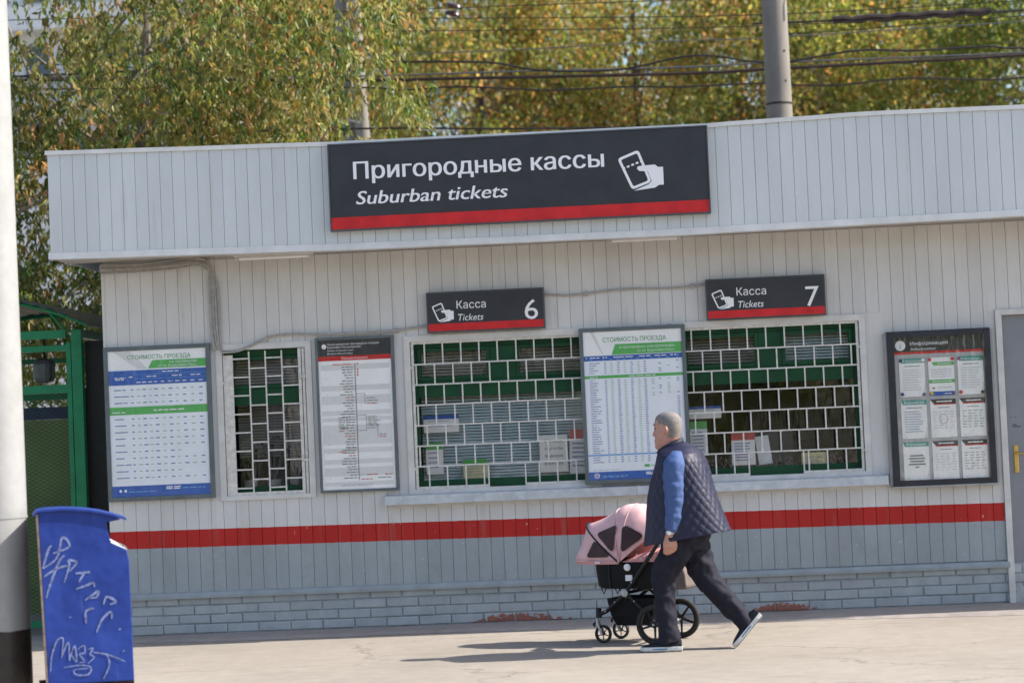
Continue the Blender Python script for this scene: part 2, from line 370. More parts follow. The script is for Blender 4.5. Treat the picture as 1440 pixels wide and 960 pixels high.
def mesh_of(name, geo, mats, off=Vector((0, 0, 0)), smooth=False):
    me = bpy.data.meshes.new(name)
    me.from_pydata([(v[0] - off.x, v[1] - off.y, v[2] - off.z) for v in geo.V], [], geo.F)
    for m in (mats if isinstance(mats, (list, tuple)) else [mats]): me.materials.append(MAT[m] if isinstance(m, str) else m)
    if any(geo.M): me.polygons.foreach_set('material_index', geo.M)
    if smooth: me.polygons.foreach_set('use_smooth', [True] * len(me.polygons))
    me.update(); return me
def fixn(me):
    bm = bmesh.new(); bm.from_mesh(me); bmesh.ops.recalc_face_normals(bm, faces=bm.faces); bm.to_mesh(me); bm.free()
def add(name, geo, mats, parent=None, smooth=False, origin=None, bevel=0, label=None, kind=None):
    off = wpos(parent) if parent else (Vector(origin) if origin else Vector((0, 0, 0)))
    me = mesh_of(name, geo, mats, off, smooth); fixn(me)
    o = bpy.data.objects.new(name, me); COL.objects.link(o)
    if parent: o.parent = parent; WP[o.name] = off
    else: o.location = off; WP[o.name] = off
    if smooth:
        md = o.modifiers.new('edge', 'EDGE_SPLIT'); md.split_angle = R(38)
    if bevel:
        b = o.modifiers.new('bevel', 'BEVEL'); b.width = bevel; b.segments = 2; b.limit_method = 'ANGLE'; b.angle_limit = R(40)
    if label: o['label'] = label
    if kind: o['kind'] = kind
    return o
def place(name, me, loc, parent, scale=None, rot=None):
    o = bpy.data.objects.new(name, me); COL.objects.link(o); o.parent = parent
    o.location = Vector(loc) - wpos(parent)
    if scale: o.scale = scale
    if rot: o.rotation_euler = rot
    WP[o.name] = Vector(loc); return o
def tag(o, label, cat, group=None):
    o['label'] = label; o['category'] = cat
    if group: o['group'] = group
    return o
def thing(name, loc, label, cat, group=None):
    o = bpy.data.objects.new(name, None); COL.objects.link(o); o.location = loc; o.empty_display_size = .1
    WP[o.name] = Vector(loc); return tag(o, label, cat, group)
def struct(name, geo, mat):
    o = add(name, geo, mat); o['kind'] = 'structure'; return o
def interp(pts, x):
    for (a, za), (b, zb) in zip(pts, pts[1:]):
        if x <= b: return za + (zb - za) * (x - a) / (b - a)
    return pts[-1][1]
def smooth_path(pts, k=6):
    P = [Vector(p) for p in pts]; out = []
    for i in range(len(P) - 1):
        p0 = P[max(i - 1, 0)]; p1 = P[i]; p2 = P[i + 1]; p3 = P[min(i + 2, len(P) - 1)]
        for j in range(k):
            t = j / k
            out.append(.5 * ((2 * p1) + (p2 - p0) * t + (2 * p0 - 5 * p1 + 4 * p2 - p3) * t * t + (3 * p1 - p0 - 3 * p2 + p3) * t ** 3))
    out.append(P[-1]); return out
def text_geo(body, x, z, y, height, width=None, shear=0, align='LEFT', bold=0):
    """mesh of lettering standing on the plane y; height = cap height"""
    c = bpy.data.curves.new('lettering', 'FONT'); c.body = body; c.size = height / .72; c.shear = shear; c.resolution_u = 3
    c.align_x = 'LEFT'; c.fill_mode = 'NONE'
    o = bpy.data.objects.new('lettering', c); COL.objects.link(o)
    bpy.context.view_layer.update()
    me = bpy.data.meshes.new_from_object(o.evaluated_get(bpy.context.evaluated_depsgraph_get()))
    bpy.data.objects.remove(o); bpy.data.curves.remove(c)
    # outlines of this font overlap, so fill them by scan lines with the non-zero rule
    adj = {}
    for e in me.edges:
        p, q = e.vertices; adj.setdefault(p, []).append(q); adj.setdefault(q, []).append(p)
    P_ = [(v.co.x, v.co.y) for v in me.vertices]; bpy.data.meshes.remove(me)
    seen = set(); E_ = []
    for v0 in range(len(P_)):
        if v0 in seen or v0 not in adj: continue
        loop = [v0]; seen.add(v0)
        while True:
            nx = [w_ for w_ in adj[loop[-1]] if w_ not in seen]
            if not nx: break
            nxt = min(nx) if len(loop) == 1 else nx[0]
            loop.append(nxt); seen.add(nxt)
        for p, q in zip(loop, loop[1:] + loop[:1]):
            if abs(P_[p][1] - P_[q][1]) > 1e-9: E_.append((*P_[p], *P_[q]))
    E_ = np.array(E_); ys = np.unique(np.concatenate([E_[:, 1], E_[:, 3]]))
    step = height / (34 if height > .09 else (22 if height > .03 else 12))
    rows = [ys[0]]
    for yv in ys[1:]:
        if yv - rows[-1] > step * .35: rows.append(yv)
    rows[-1] = ys[-1]
    full = []
    for ya, yb in zip(rows, rows[1:]):
        m_ = max(1, int((yb - ya) / step + .5)); full += [ya + (yb - ya) * j / m_ for j in range(m_)]
    full.append(rows[-1])
    quads = []
    lo = np.minimum(E_[:, 1], E_[:, 3]); hi = np.maximum(E_[:, 1], E_[:, 3])
    for ya, yb in zip(full, full[1:]):
        ym = (ya + yb) / 2; sel = (lo < ym) & (hi > ym); L_ = E_[sel]
        if not len(L_): continue
        sl_ = (L_[:, 2] - L_[:, 0]) / (L_[:, 3] - L_[:, 1]); l2 = np.minimum(L_[:, 1], L_[:, 3]); h2 = np.maximum(L_[:, 1], L_[:, 3])
        xm = L_[:, 0] + sl_ * (ym - L_[:, 1]); xa_ = L_[:, 0] + sl_ * (np.clip(ya, l2, h2) - L_[:, 1]); xb_ = L_[:, 0] + sl_ * (np.clip(yb, l2, h2) - L_[:, 1])
        sg = np.where(L_[:, 3] > L_[:, 1], 1, -1); wnd = 0
        for i_ in np.argsort(xm):
            if wnd == 0: st_ = i_
            wnd += sg[i_]
            if wnd == 0: quads.append(((xa_[st_] - bold, ya), (xa_[i_] + bold, ya), (xb_[i_] + bold, yb), (xb_[st_] - bold, yb)))
    g = Geo(); x0 = min(p[0] for q in quads for p in q); x1 = max(p[0] for q in quads for p in q); k = (width / (x1 - x0)) if width else 1
    w = (x1 - x0) * k; ox = {'LEFT': 0, 'CENTER': -w / 2, 'RIGHT': -w}[align]
    for q in quads: g.add([(x + ox + (px - x0) * k, y, z + py) for px, py in q], [(0, 1, 2, 3)])
    return g

# ================================================================== the setting
g = Geo(); g.quad(-1, 1, -1, 1, 0)
g = Geo().add([(-400, -60, 0), (400, -60, 0), (400, 500, 0), (-400, 500, 0)], [(0, 1, 2, 3)])
struct('ground', g, 'ground')
# asphalt apron laid against the plinth, edge ragged
xs = [-3.4 + i * .12 for i in range(95)]
edge = [(x, -(.30 + .055 * (x + 3.4) + .05 * math.sin(x * 2.1) + .03 * random.random())) for x in xs]
V = []; F = []
for x, y in edge: V += [(x, .05, .03), (x, y + .06, .02), (x, y, .002)]
for i in range(len(edge) - 1):
    for j in range(2): F.append((3 * i + j, 3 * i + 3 + j, 3 * i + 4 + j, 3 * i + 1 + j))
struct('pavement_apron', Geo().add(V, F), 'apron')

# ================================================================== ticket office
XL, XR = -3.345, 7.6          # facade ends (right one lies outside the frame)
YB = 4.2
FY = -.5                      # plane of the fascia
office = thing('ticket_office', (2, 0, 0), 'low grey ticket office with plank siding, red stripe and deep fascia', 'building')
WINS = [(-2.43, -1.645, 1.10, 2.375), (-.885, .68, 1.09, 2.375), (1.29, 2.85, 1.09, 2.385)]   # openings incl. their frames
DOOR = (3.885, 5.0, .15, 2.37)
Z_TRIM0, Z_TRIM1, Z_TOP = .315, .38, 3.075
# backing wall with holes
g = Geo(); holes = [(a + .02, b - .02, c + .02, d - .02) for a, b, c, d in WINS] + [(DOOR[0] + .02, DOOR[1], .0, DOOR[3] - .02)]
x = XL
for a, b, c, d in holes:
    g.box(x, a, .012, .14, .02, 3.3); g.box(a, b, .012, .14, d, 3.3)
    if c > .2: g.box(a, b, .012, .14, .02, c)
    x = b
g.box(x, XR, .012, .14, .02, 3.3)
g.box(XL, XL + .12, .14, YB, 0, 3.3); g.box(XR - .12, XR, .14, YB, 0, 3.3); g.box(XL + .12, XR - .12, YB - .12, YB, 0, 3.3)
wall = add('wall', g, 'siding', office)
# siding boards, each one an object sharing one unit board
PITCH_W = .1035
def board_mesh(name, w, mat):
    gg = Geo(); c = .0022; h = w / 2
    prof = [(-h, .011), (-h, -.005), (-h + c, -.008), (h - c, -.008), (h, -.005), (h, .011)]
    gg.add([(x, y, 0) for x, y in prof] + [(x, y, 1) for x, y in prof],
           [(i, (i + 1) % 6, (i + 1) % 6 + 6, i + 6) for i in range(6)] + [(5, 4, 3, 2, 1, 0), (6, 7, 8, 9, 10, 11)])
    me = mesh_of(name, gg, mat); fixn(me); return me
bm_wall = board_mesh('siding_board', PITCH_W - .0017, 'siding')
n_b = int((4.75 - XL) / PITCH_W)
for i in range(n_b):
    xa = XL + i * PITCH_W; xb = xa + PITCH_W
    pieces = [(xa, xb, Z_TRIM1 - .01, Z_TOP)]
    for a, b, c, d in WINS + [DOOR]:        # boards are cut round the openings
        out = []
        for p, q, s0, s1 in pieces:
            if q <= a or p >= b or s1 <= c or s0 >= d: out.append((p, q, s0, s1)); continue
            if c - s0 > .02: out.append((p, q, s0, c))
            if s1 - d > .02: out.append((p, q, d, s1))
            lo, hi = max(s0, c), min(s1, d)
            if a - p > .006: out.append((p, a, lo, hi))
            if q - b > .006: out.append((b, q, lo, hi))
        pieces = out
    for p, q, s0, s1 in pieces:
        place('plank', bm_wall, ((p + q) / 2, random.uniform(-.0008, .0008), s0), wall, ((q - p) / PITCH_W, 1, s1 - s0))
g = Geo().box(4.75, XR, -.004, .011, Z_TRIM1 - .01, Z_TOP)
add('wall_cladding', g, 'siding', office)
g = Geo().box(XL - .012, XL + .012, -.014, .02, Z_TRIM1, Z_TOP)
add('corner_trim', g, 'siding', office)
# plinth of painted brick
g = Geo().box(XL + .005, XR, .001, .13, -.05, Z_TRIM0 + .03)
plinth = add('plinth', g, 'mortar', office)
BL, BH = .262, .0765
def brick_mesh(name, w, h):
    gg = Geo(); c = .006; a = w / 2; b = h / 2
    ring = lambda x, z, y: [(-x, y, -z), (x, y, -z), (x, y, z), (-x, y, z)]
    gg.add(ring(a, b, .02) + ring(a, b, -.002) + ring(a - c, b - c, -.008),
           [(i, (i + 1) % 4, (i + 1) % 4 + 4, i + 4) for i in range(4)] + [(i + 4, (i + 1) % 4 + 4, (i + 1) % 4 + 8, i + 8) for i in range(4)] + [(8, 9, 10, 11), (3, 2, 1, 0)])
    me = mesh_of(name, gg, 'brick'); fixn(me); return me
bricks = [brick_mesh('brick_a', BL - .008, BH - .008), brick_mesh('brick_b', BL - .006, BH - .007), brick_mesh('brick_c', BL - .012, BH - .009)]
half = brick_mesh('brick_half', BL / 2 - .012, BH - .012)
for row in range(5):
    zc = Z_TRIM0 - .005 - (row + .05) * BH if row else Z_TRIM0 - .004
    zc = .338 - (row + .5) * BH + .0
    x = XL + .005; k = row % 2
    if k: place('brick', half, (x + BL / 4, random.uniform(-.002, .002), zc), plinth); x += BL / 2
    while x < 4.6:
        place('brick', random.choice(bricks), (x + BL / 2, random.uniform(-.004, .003), zc + random.uniform(-.002, .002)), plinth,
              rot=(0, random.uniform(-.006, .006), random.uniform(-.008, .008)))
        x += BL
# trim ledge above the plinth
g = Geo()
g.add([(XL - .01, -.006, .375), (XL - .01, -.030, .368), (XL - .01, -.042, .345), (XL - .01, -.042, .322), (XL - .01, .0, .318),
       (3.90, -.006, .365), (3.90, -.030, .358), (3.90, -.042, .335), (3.90, -.042, .312), (3.90, .0, .308)],
      [(0, 1, 6, 5), (1, 2, 7, 6), (2, 3, 8, 7), (3, 4, 9, 8), (4, 0, 5, 9), (0, 4, 3, 2, 1), (5, 6, 7, 8, 9)])
add('base_ledge', g, 'trim_grey', office)
# roof, soffit and fascia
TOP = [(-3.65, 3.966), (-1.37, 3.925), (1.63, 3.918), (2.90, 3.948), (4.12, 3.938), (7.8, 3.92)]
BOT = [(-3.65, 3.094), (-1.30, 3.058), (1.41, 3.046), (4.07, 3.070), (7.8, 3.08)]
FXL, FXR = -3.635, 7.7
g = Geo().box(FXL + .02, FXR, FY + .06, YB + .3, 3.2, 3.86)
add('roof', g, 'roof', office)
g = Geo().box(FXL + .02, FXR, FY + .03, .012, 3.098, 3.19)
add('soffit', g, 'soffit', office)
g = Geo().box(FXL + .01, 4.8, FY + .012, FY + .05, 3.12, 3.90); g.box(FXL, FXL + .02, FY, YB + .3, 3.1, 3.93)
g.box(4.8, FXR, FY - .006, FY + .05, 3.12, 3.9)
fascia = add('fascia', g, 'fascia', office)
PITCH_F = .1006
bm_f = board_mesh('fascia_board', PITCH_F - .0018, 'fascia')
for i in range(int((4.8 - FXL) / PITCH_F)):
    xc = FXL + (i + .5) * PITCH_F
    z0 = interp(BOT, xc) + .02; z1 = interp(TOP, xc) - .012
    place('plank', bm_f, (xc, FY + random.uniform(-.0008, .0008), z0), fascia, (1, 1, z1 - z0))
def strip(pts, prof, mat, name, parent):
    rings = [[(x, y, z + dz) for y, dz in prof] for x, z in pts]
    return add(name, Geo().loft(rings), mat, parent)
def dens(pts, k=6):
    out = []
    for (a, za), (b, zb) in zip(pts, pts[1:]):
        for j in range(k): out.append((a + (b - a) * j / k, za + (zb - za) * j / k + random.uniform(-.0015, .0015)))
    return out + [pts[-1]]
strip(dens(TOP), [(FY - .022, -.034), (FY - .022, .0), (FY + .09, .012), (FY + .09, .004), (FY - .012, -.006), (FY - .012, -.034)], 'trim', 'top_flashing', fascia)
strip(dens(BOT), [(FY - .016, .052), (FY - .020, .0), (FY + .05, -.004), (FY + .05, .004), (FY - .010, .008), (FY - .010, .052)], 'trim', 'bottom_trim', fascia)
# strip lamps under the soffit
for xa, xb, lab in ((-2.2, -1.55, 'white strip lamp under the soffit above the narrow barred window'), (.81, 1.41, 'white strip lamp under the soffit between the two small ticket signs')):
    L = thing('strip_lamp', (xa, -.3, 3.07), lab, 'lamp', 'strip lamps under the soffit')
    add('housing', Geo().box(xa, xb, -.33, -.25, 3.058, 3.096), 'lamp_white', L, bevel=.006)
    add('tube', Geo().tube([(xa + .04, -.29, 3.046), (xb - .04, -.29, 3.046)], .013, 8), 'white', L, True)
    for xe in (xa + .02, xb - .03): add('end_cap', Geo().box(xe, xe + .012, -.315, -.265, 3.03, 3.058), 'lamp_white', L)
# room behind the windows
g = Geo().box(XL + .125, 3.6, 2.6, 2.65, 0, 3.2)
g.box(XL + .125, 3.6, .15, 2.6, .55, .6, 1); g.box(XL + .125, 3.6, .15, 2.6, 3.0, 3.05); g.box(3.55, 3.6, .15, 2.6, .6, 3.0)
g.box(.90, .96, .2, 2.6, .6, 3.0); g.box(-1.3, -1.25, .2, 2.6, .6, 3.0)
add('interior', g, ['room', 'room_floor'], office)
add('counter', Geo().box(-1.2, 3.5, .2, .75, 1.0, 1.06).box(-1.2, 3.5, .72, .75, .6, 1.0), 'room_floor', office)

def monitor(x, y, z, rz, label):
    o = thing('computer_monitor', (x, y, z), label, 'monitor', 'monitors on the counter')
    add('casing', Geo().box(x - .22, x + .22, y, y + .04, z + .12, z + .42), 'dark_metal_r', o, bevel=.008); add('screen', Geo().box(x - .20, x + .20, y + .0405, y + .042, z + .14, z + .40), 'pglass_r', o)
    add('stand', Geo().box(x - .03, x + .03, y + .005, y + .035, z + .02, z + .119).box(x - .10, x + .10, y - .05, y + .10, z, z + .0195), 'dark_metal_r', o); o.rotation_euler = (0, 0, rz)
MAT['dark_metal_r'] = plain('monitor_plastic', (.05, .05, .055), .5); MAT['pglass_r'] = plain('monitor_screen', (.02, .02, .025), .2); MAT['binder'] = plain('binder_blue', (.06, .10, .25), .5); MAT['binder2'] = plain('binder_white', (.5, .5, .48), .5); MAT['wood'] = plain('cabinet_wood', (.12, .10, .085), .5, var=.2, scale=3, stretch=(1, 1, 6))
monitor(2.05, .42, 1.06, R(8), 'dark monitor seen from behind in window seven'); monitor(.25, .48, 1.06, R(-6), 'dark monitor seen from behind in window six')
cab = thing('cabinet', (2.9, 2.35, .6), 'wooden cabinet with binders standing in the room behind window seven', 'cabinet')
add('carcass', Geo().box(2.3, 2.32, 2.3, 2.59, .6, 2.3).box(3.38, 3.4, 2.3, 2.59, .6, 2.3).box(2.32, 3.38, 2.57, 2.59, .6, 2.3), 'wood', cab)
for z in (.9, 1.35, 1.8, 2.28): add('shelf', Geo().box(2.32, 3.38, 2.3, 2.57, z, z + .02), 'wood', cab)
for z in (1.37, 1.82):
    x = 2.36
    while x < 3.3: w_ = random.uniform(.05, .09); add('binder', Geo().box(x, x + w_ - .006, 2.32, 2.55, z, z + random.uniform(.27, .33)), random.choice(['binder', 'binder2', 'wood']), cab); x += w_

# ---- windows
GB = .0115
bar_v = mesh_of('bar_v', Geo().box(-GB / 2, GB / 2, -.006, .006, 0, 1), 'grille')
bar_h = mesh_of('bar_h', Geo().box(0, 1, -.007, .007, -GB / 2, GB / 2), 'grille')
def casing(a, b, c, d, w=.05, wl=None, wr=None):
    wl = wl or w; wr = wr or w
    gg = Geo()
    gg.box(a, a + wl, -.022, .012, c, d); gg.box(b - wr, b, -.022, .012, c, d)
    gg.box(a + wl, b - wr, -.0215, .012, d - w, d); gg.box(a + wl, b - wr, -.0215, .012, c, c + .035)
    t = .018     # reveals
    gg.box(a + wl - t, a + wl, .012, .13, c + .035, d - w); gg.box(b - wr, b - wr + t, .012, .13, c + .035, d - w)
    gg.box(a + wl, b - wr, .012, .13, d - w, d - w + t); gg.box(a + wl, b - wr, .012, .13, c + .035 - t, c + .035)
    return gg
def window(idx, a, b, c, d, mull, label, blinds, wl=.05, wr=.05):
    w = add('window', casing(a, b, c, d, .05, wl, wr), 'frame_white', office, label=label)
    ia, ib, ic, id_ = a + wl, b - wr, c + .035, d - .05
    y0, y1 = .075, .125
    gg = Geo(); T0, T1 = 1.87, 2.005
    gg.box(ia, ib, y0, y1, ic, ic + .07); gg.box(ia, ib, y0, y1, id_ - .055, id_); gg.box(ia, ia + .05, y0 + .001, y1, ic + .07, id_ - .055); gg.box(ib - .05, ib, y0 + .001, y1, ic + .07, id_ - .055)
    gg.box(ia + .05, ib - .05, y0 - .004, y1, T0, T1)
    if mull: gg.box(mull[0], mull[1], y0 - .006, y1 - .001, T1, id_ - .055)
    # opening lights sit proud of the fixed frame
    lights = [(ia + .05, mull[0]), (mull[1], ib - .05)] if mull else [(ia + .05, ib - .05)]
    for p, q in lights:
        e = .03
        gg.box(p, p + e, y0 - .014, y0 + .03, T1, id_ - .055); gg.box(q - e, q, y0 - .014, y0 + .03, T1, id_ - .055)
        gg.box(p + e, q - e, y0 - .0135, y0 + .03, T1, T1 + e); gg.box(p + e, q - e, y0 - .0135, y0 + .03, id_ - .055 - e, id_ - .055)
    add('sash', gg, 'green', w, bevel=.004)
    for p, q in lights: add('pane', Geo().box(p + .028, q - .028, y0 + .012, y0 + .018, T1 + .028, id_ - .083), 'glass', w)
    add('pane', Geo().box(ia + .048, ib - .048, y0 + .022, y0 + .028, ic + .068, T0 + .002), 'glass', w)
    for (p, q, z0, z1, mat, tilt, yy) in blinds:
        gg = Geo(); z = z0; st = .0245
        while z < z1:
            dz = .0115 * tilt; j = random.uniform(-.002, .002)
            gg.add([(p, yy - .011, z - dz + j), (q, yy - .011, z - dz - j), (q, yy + .011, z + dz - j), (p, yy + .011, z + dz + j)], [(0, 1, 2, 3)])
            z += st
        for xx in (p + .1, (p + q) / 2, q - .1): gg.box(xx - .001, xx + .001, yy - .013, yy - .012, z0 - .01, z1)
        add('blind', gg, mat, w, kind='stuff')
    return w, (ia, ib, ic, id_)
a, b, c, d = WINS[1]
w6, in6 = window(6, a, b, c, d, (-.19, .02), 'wide barred window under ticket sign 6', [(-.76, -.2, 2.03, 2.29, 'blind_warm', .75, .16), (.03, .61, 2.03, 2.29, 'blind_warm', .75, .16), (-.78, .61, 1.20, 1.88, 'blind', .8, .17)])
a, b, c, d = WINS[2]
w7, in7 = window(7, a, b, c, d, (1.99, 2.18), 'wide barred window under ticket sign 7', [(1.38, 1.98, 2.03, 2.31, 'blind_warm', .75, .16), (2.19, 2.74, 2.03, 2.31, 'blind', .75, .16)])
a, b, c, d = WINS[0]
w5, in5 = window(5, a, b, c, d, None, 'narrow barred window beside the blue fare board', [(-2.33, -1.72, 1.45, 1.88, 'blind_warm', .85, .34), (-2.33, -1.72, 2.03, 2.30, 'blind_warm', .8, .17)])
# grilles of the two ticket windows
def grille(parent_win, ia, ib, z_lo, z_hi, gap, side):
    gy = .004
    gg = Geo(); s = .020
    gg.box(ia + .008, ia + .008 + s, gy - .01, gy + .01, z_lo, z_hi); gg.box(ib - .008 - s, ib - .008, gy - .01, gy + .01, z_lo, z_hi)
    gg.box(ia + .028, ib - .028, gy - .0095, gy + .0095, z_hi - s, z_hi)
    gg.box(ia + .028, gap[0], gy - .0095, gy + .0095, z_lo, z_lo + .022); gg.box(gap[1], ib - .028, gy - .0095, gy + .0095, z_lo, z_lo + .022)
    hx = ia - .01 if side < 0 else ib - .02
    for hz in (z_lo + .16, z_hi - .22): gg.box(hx, hx + .03, gy - .018, gy - .005, hz, hz + .018)
    gr = add('grille', gg, 'grille', office)
    rows = 7; dz = (z_hi - s - z_lo - .02) / rows; pv = .1495
    for r_ in range(1, rows):
        place('bar', bar_h, (ia + .024, gy, z_lo + .02 + r_ * dz), gr, (ib - ia - .048, 1, 1))
    for r_ in range(rows):
        x = ia + (.115 if r_ % 2 == 0 else .045)
        while x < ib - .04:
            if not (r_ == 0 and gap[0] + .02 < x < gap[1] - .02):
                place('bar', bar_v, (x + random.uniform(-.002, .002), gy, z_lo + .016 + r_ * dz), gr, (1, 1, dz + .006))
            x += pv
    for gx in gap: place('bar', bar_v, (gx, gy - .001, z_lo), gr, (1, 1, dz + .02))
    return gr
grille(w6, in6[0], in6[1], 1.125, 2.325, (-.235, .065), -1)
grille(w7, in7[0], in7[1], 1.125, 2.335, (1.87, 2.31), 1)
# narrow window: wide left plate and staggered columns
ia, ib, ic, id_ = in5; gy = .004
gg = Geo(); gg.box(ia + .005, ia + .085, gy - .01, gy + .008, 1.135, 2.285)
gg.box(ib - .062, ib - .037, gy - .01, gy + .008, 1.135, 2.32); gg.box(ib - .030, ib - .008, gy - .01, gy + .008, 1.135, 2.32)
gg.box(ia + .085, ib - .062, gy - .0095, gy + .0075, 1.135, 1.162)
for hz in (1.36, 2.05): gg.box(ia - .012, ia + .012, gy - .02, gy - .006, hz, hz + .018)
for hz in (1.40, 2.08): gg.box(ib - .05, ib - .0, gy - .02, gy - .006, hz, hz + .018)
g5 = add('grille', gg, 'grille', office)
xa = ia + .085; cw = (ib - .062 - xa) / 4
for k in range(1, 4): place('bar', bar_v, (xa + k * cw, gy, 1.14), g5, (1, 1, 1.17))
for k in range(4):
    z = 1.195 if k % 2 == 0 else 1.265
    while z < 2.30:
        place('bar', bar_h, (xa + k * cw, gy, z), g5, (cw, 1, 1)); z += .151
# metal sill below the ticket windows
g = Geo(); g.add([(-1.08, -.10, 1.012), (-1.08, -.10, 1.082), (-1.08, -.022, 1.092), (-1.08, .0, 1.092), (-1.08, .0, 1.012), (2.965, -.10, 1.012), (2.965, -.10, 1.082), (2.965, -.022, 1.092), (2.965, .0, 1.092), (2.965, .0, 1.012)],
      [(0, 1, 6, 5), (1, 2, 7, 6), (2, 3, 8, 7), (3, 4, 9, 8), (4, 0, 5, 9), (4, 3, 2, 1, 0), (5, 6, 7, 8, 9)])
sill = add('window_sill', g, 'sill', office)
add('seam', Geo().box(.955, .961, -.103, -.02, 1.008, 1.094), 'trim_grey', sill)
add('fillet', Geo().box(-1.0, 2.9, -.02, .0, .985, 1.010), 'frame_white', office)
add('cover_panel', Geo().box(2.852, 3.0, -.012, .010, 1.092, 2.39), 'siding', office)
# ---- door at the right edge
dr = add('door', Geo().box(3.935, 4.95, .02, .06, .165, 2.325), 'door', office, bevel=.004)
g = Geo().box(3.885, 3.935, -.03, .05, .02, 2.37); g.box(3.935, 5.0, -.03, .05, 2.325, 2.37)
add('door_frame', g, 'frame_white', office, bevel=.003)
add('door_step', Geo().box(3.94, 5.0, -.01, .12, .0, .155), 'brick', office, bevel=.006)
h = add('handle_plate', Geo().box(3.985, 4.02, .010, .02, 1.06, 1.28), 'brass', dr, bevel=.004)
add('handle_lever', Geo().tube([(4.002, .015, 1.215), (4.002, -.03, 1.215), (4.03, -.04, 1.215), (4.12, -.04, 1.21)], .009, 8), 'brass', dr, True)
for zz in (1.10, 1.14): add('keyhole', Geo().lathe((4.002, .012, zz), (0, -1, 0), [(0, .012), (.006, .012), (.007, .006)], 10), 'brass', dr)
add('door_stencil', Geo().box(3.985, 4.02, .0185, .0195, 1.44, 1.446).box(3.985, 4.05, .0185, .0195, 1.425, 1.431).box(3.975, 3.982, .0185, .0195, 1.50, 1.507).box(4.01, 4.017, .0185, .0195, 1.50, 1.507), 'dark', dr)

# ================================================================== signs
def icon(parent, cx, cz, k, y, name='ticket_hand_symbol'):
    """hand holding a ticket; k = metres per drawing unit"""
    T = lambda p: (cx + (p[0] - 1262) * k, cz - (p[1] - 716) * k)
    C = [(1172, 668), (1262, 634), (1312, 772), (1228, 802)]     # ticket corners
    # rounded corners
    def rounded(C, rr):
        out = []
        for i in range(4):
            p = Vector(C[i]); a = (Vector(C[i - 1]) - p).normalized(); b = (Vector(C[(i + 1) % 4]) - p).normalized()
            for t in (0, .25, .5, .75, 1):
                q = p + a * rr * (1 - t) ** 2 + b * rr * t ** 2
                out.append((q.x, q.y))
        return out
    cen = Vector((sum(c[0] for c in C) / 4, sum(c[1] for c in C) / 4))
    def inset(C, d):
        out = []
        for i in range(4):
            p = Vector(C[i]); a = (Vector(C[i - 1]) - p).normalized(); b = (Vector(C[(i + 1) % 4]) - p).normalized()
            q = p + (a + b) * d; out.append((q.x, q.y))
        return out
    O = rounded(C, 16); I = rounded(inset(C, 11), 9); n = len(O)
    gg = Geo(); gg.add([(T(p)[0], y, T(p)[1]) for p in O + I], [(i, (i + 1) % n, (i + 1) % n + n, i + n) for i in range(n)])
    a = Vector((1190, 712)); b = Vector((1276, 682)); dv = (b - a); nrm = Vector((-dv.y, dv.x)).normalized() * 4
    for t in (.02, .24, .46, .68, .9):
        p = a + dv * t; q = a + dv * min(t + .13, 1)
        gg.add([(T(v)[0], y - .0003, T(v)[1]) for v in (p - nrm, q - nrm, q + nrm, p + nrm)], [(0, 1, 2, 3)])
    hand = [(1252, 713), (1257, 704), (1275, 702), (1328, 700), (1341, 711), (1362, 711), (1362, 786), (1342, 786), (1325, 797), (1236, 806), (1300, 781), (1312, 768), (1297, 727), (1262, 724)]
    gg.add([(T(v)[0], y - .0006, T(v)[1]) for v in hand], [tuple(range(len(hand)))])
    return add(name, gg, 'white', parent)

# big sign on the fascia
x0, x1, z0, z1 = -1.355, 1.624, 3.216, 3.884; YS = -.575
big = thing('station_sign', (x0, YS, z0), 'large charcoal sign reading Suburban tickets with red strip on the fascia', 'sign')
add('panel', Geo().box(x0, x1, YS, FY - .008, z0 + .095, z1), 'sign', big, bevel=.002)
add('red_strip', Geo().box(x0, x1, YS - .001, FY - .0085, z0, z0 + .0948), 'red', big)
g = Geo().box(x0 - .012, x0 - .001, YS - .006, FY - .009, z0 - .012, z1 + .012); g.box(x1 + .001, x1 + .012, YS - .006, FY - .009, z0 - .012, z1 + .012)
g.box(x0, x1, YS - .006, FY - .009, z1 + .001, z1 + .012); g.box(x0, x1, YS - .006, FY - .009, z0 - .012, z0 - .001)
add('frame', g, 'sign_side', big)
add('lettering', text_geo('Пригородные кассы', -1.168, 3.608, YS - .003, .137, 1.985, bold=.0035), 'white', big)
add('lettering', text_geo('Suburban tickets', -1.155, 3.408, YS - .003, .108, 1.205, shear=.2, bold=.0022), 'white', big)
icon(big, 1.09, 3.576, .00187, YS - .003)
# small numbered signs
for num, sx, lab in (('6', -.679, 'small charcoal sign numbered six, over the barred window left of the middle fare board'), ('7', 1.582, 'small charcoal sign numbered seven, over the barred window behind the walking man')):
    s0, s1 = (2.388, 2.717); w = .958; y = -.085
    t = thing('ticket_window_sign', (sx, -.02, s0), lab, 'sign', 'numbered signs over the ticket windows')
    add('case', Geo().box(sx, sx + w, y, -.024, s0, s1), 'sign_side', t, bevel=.005)
    add('panel', Geo().box(sx + .012, sx + w - .012, y - .003, y + .002, s0 + .072, s1 - .012), 'sign', t)
    add('red_strip', Geo().box(sx + .012, sx + w - .012, y - .0035, y + .002, s0 + .012, s0 + .0715), 'red', t)
    add('lettering', text_geo('Касса', sx + .247, s1 - .142, y - .005, .064, .237), 'white', t)
    add('lettering', text_geo('Tickets', sx + .256, s1 - .24, y - .005, .056, .205, shear=.2), 'white', t)
    add('number', text_geo(num, sx + .797, s1 - .252, y - .005, .166, .108), 'white', t)
    icon(t, sx + .127, s1 - .162, .00094, y - .005)

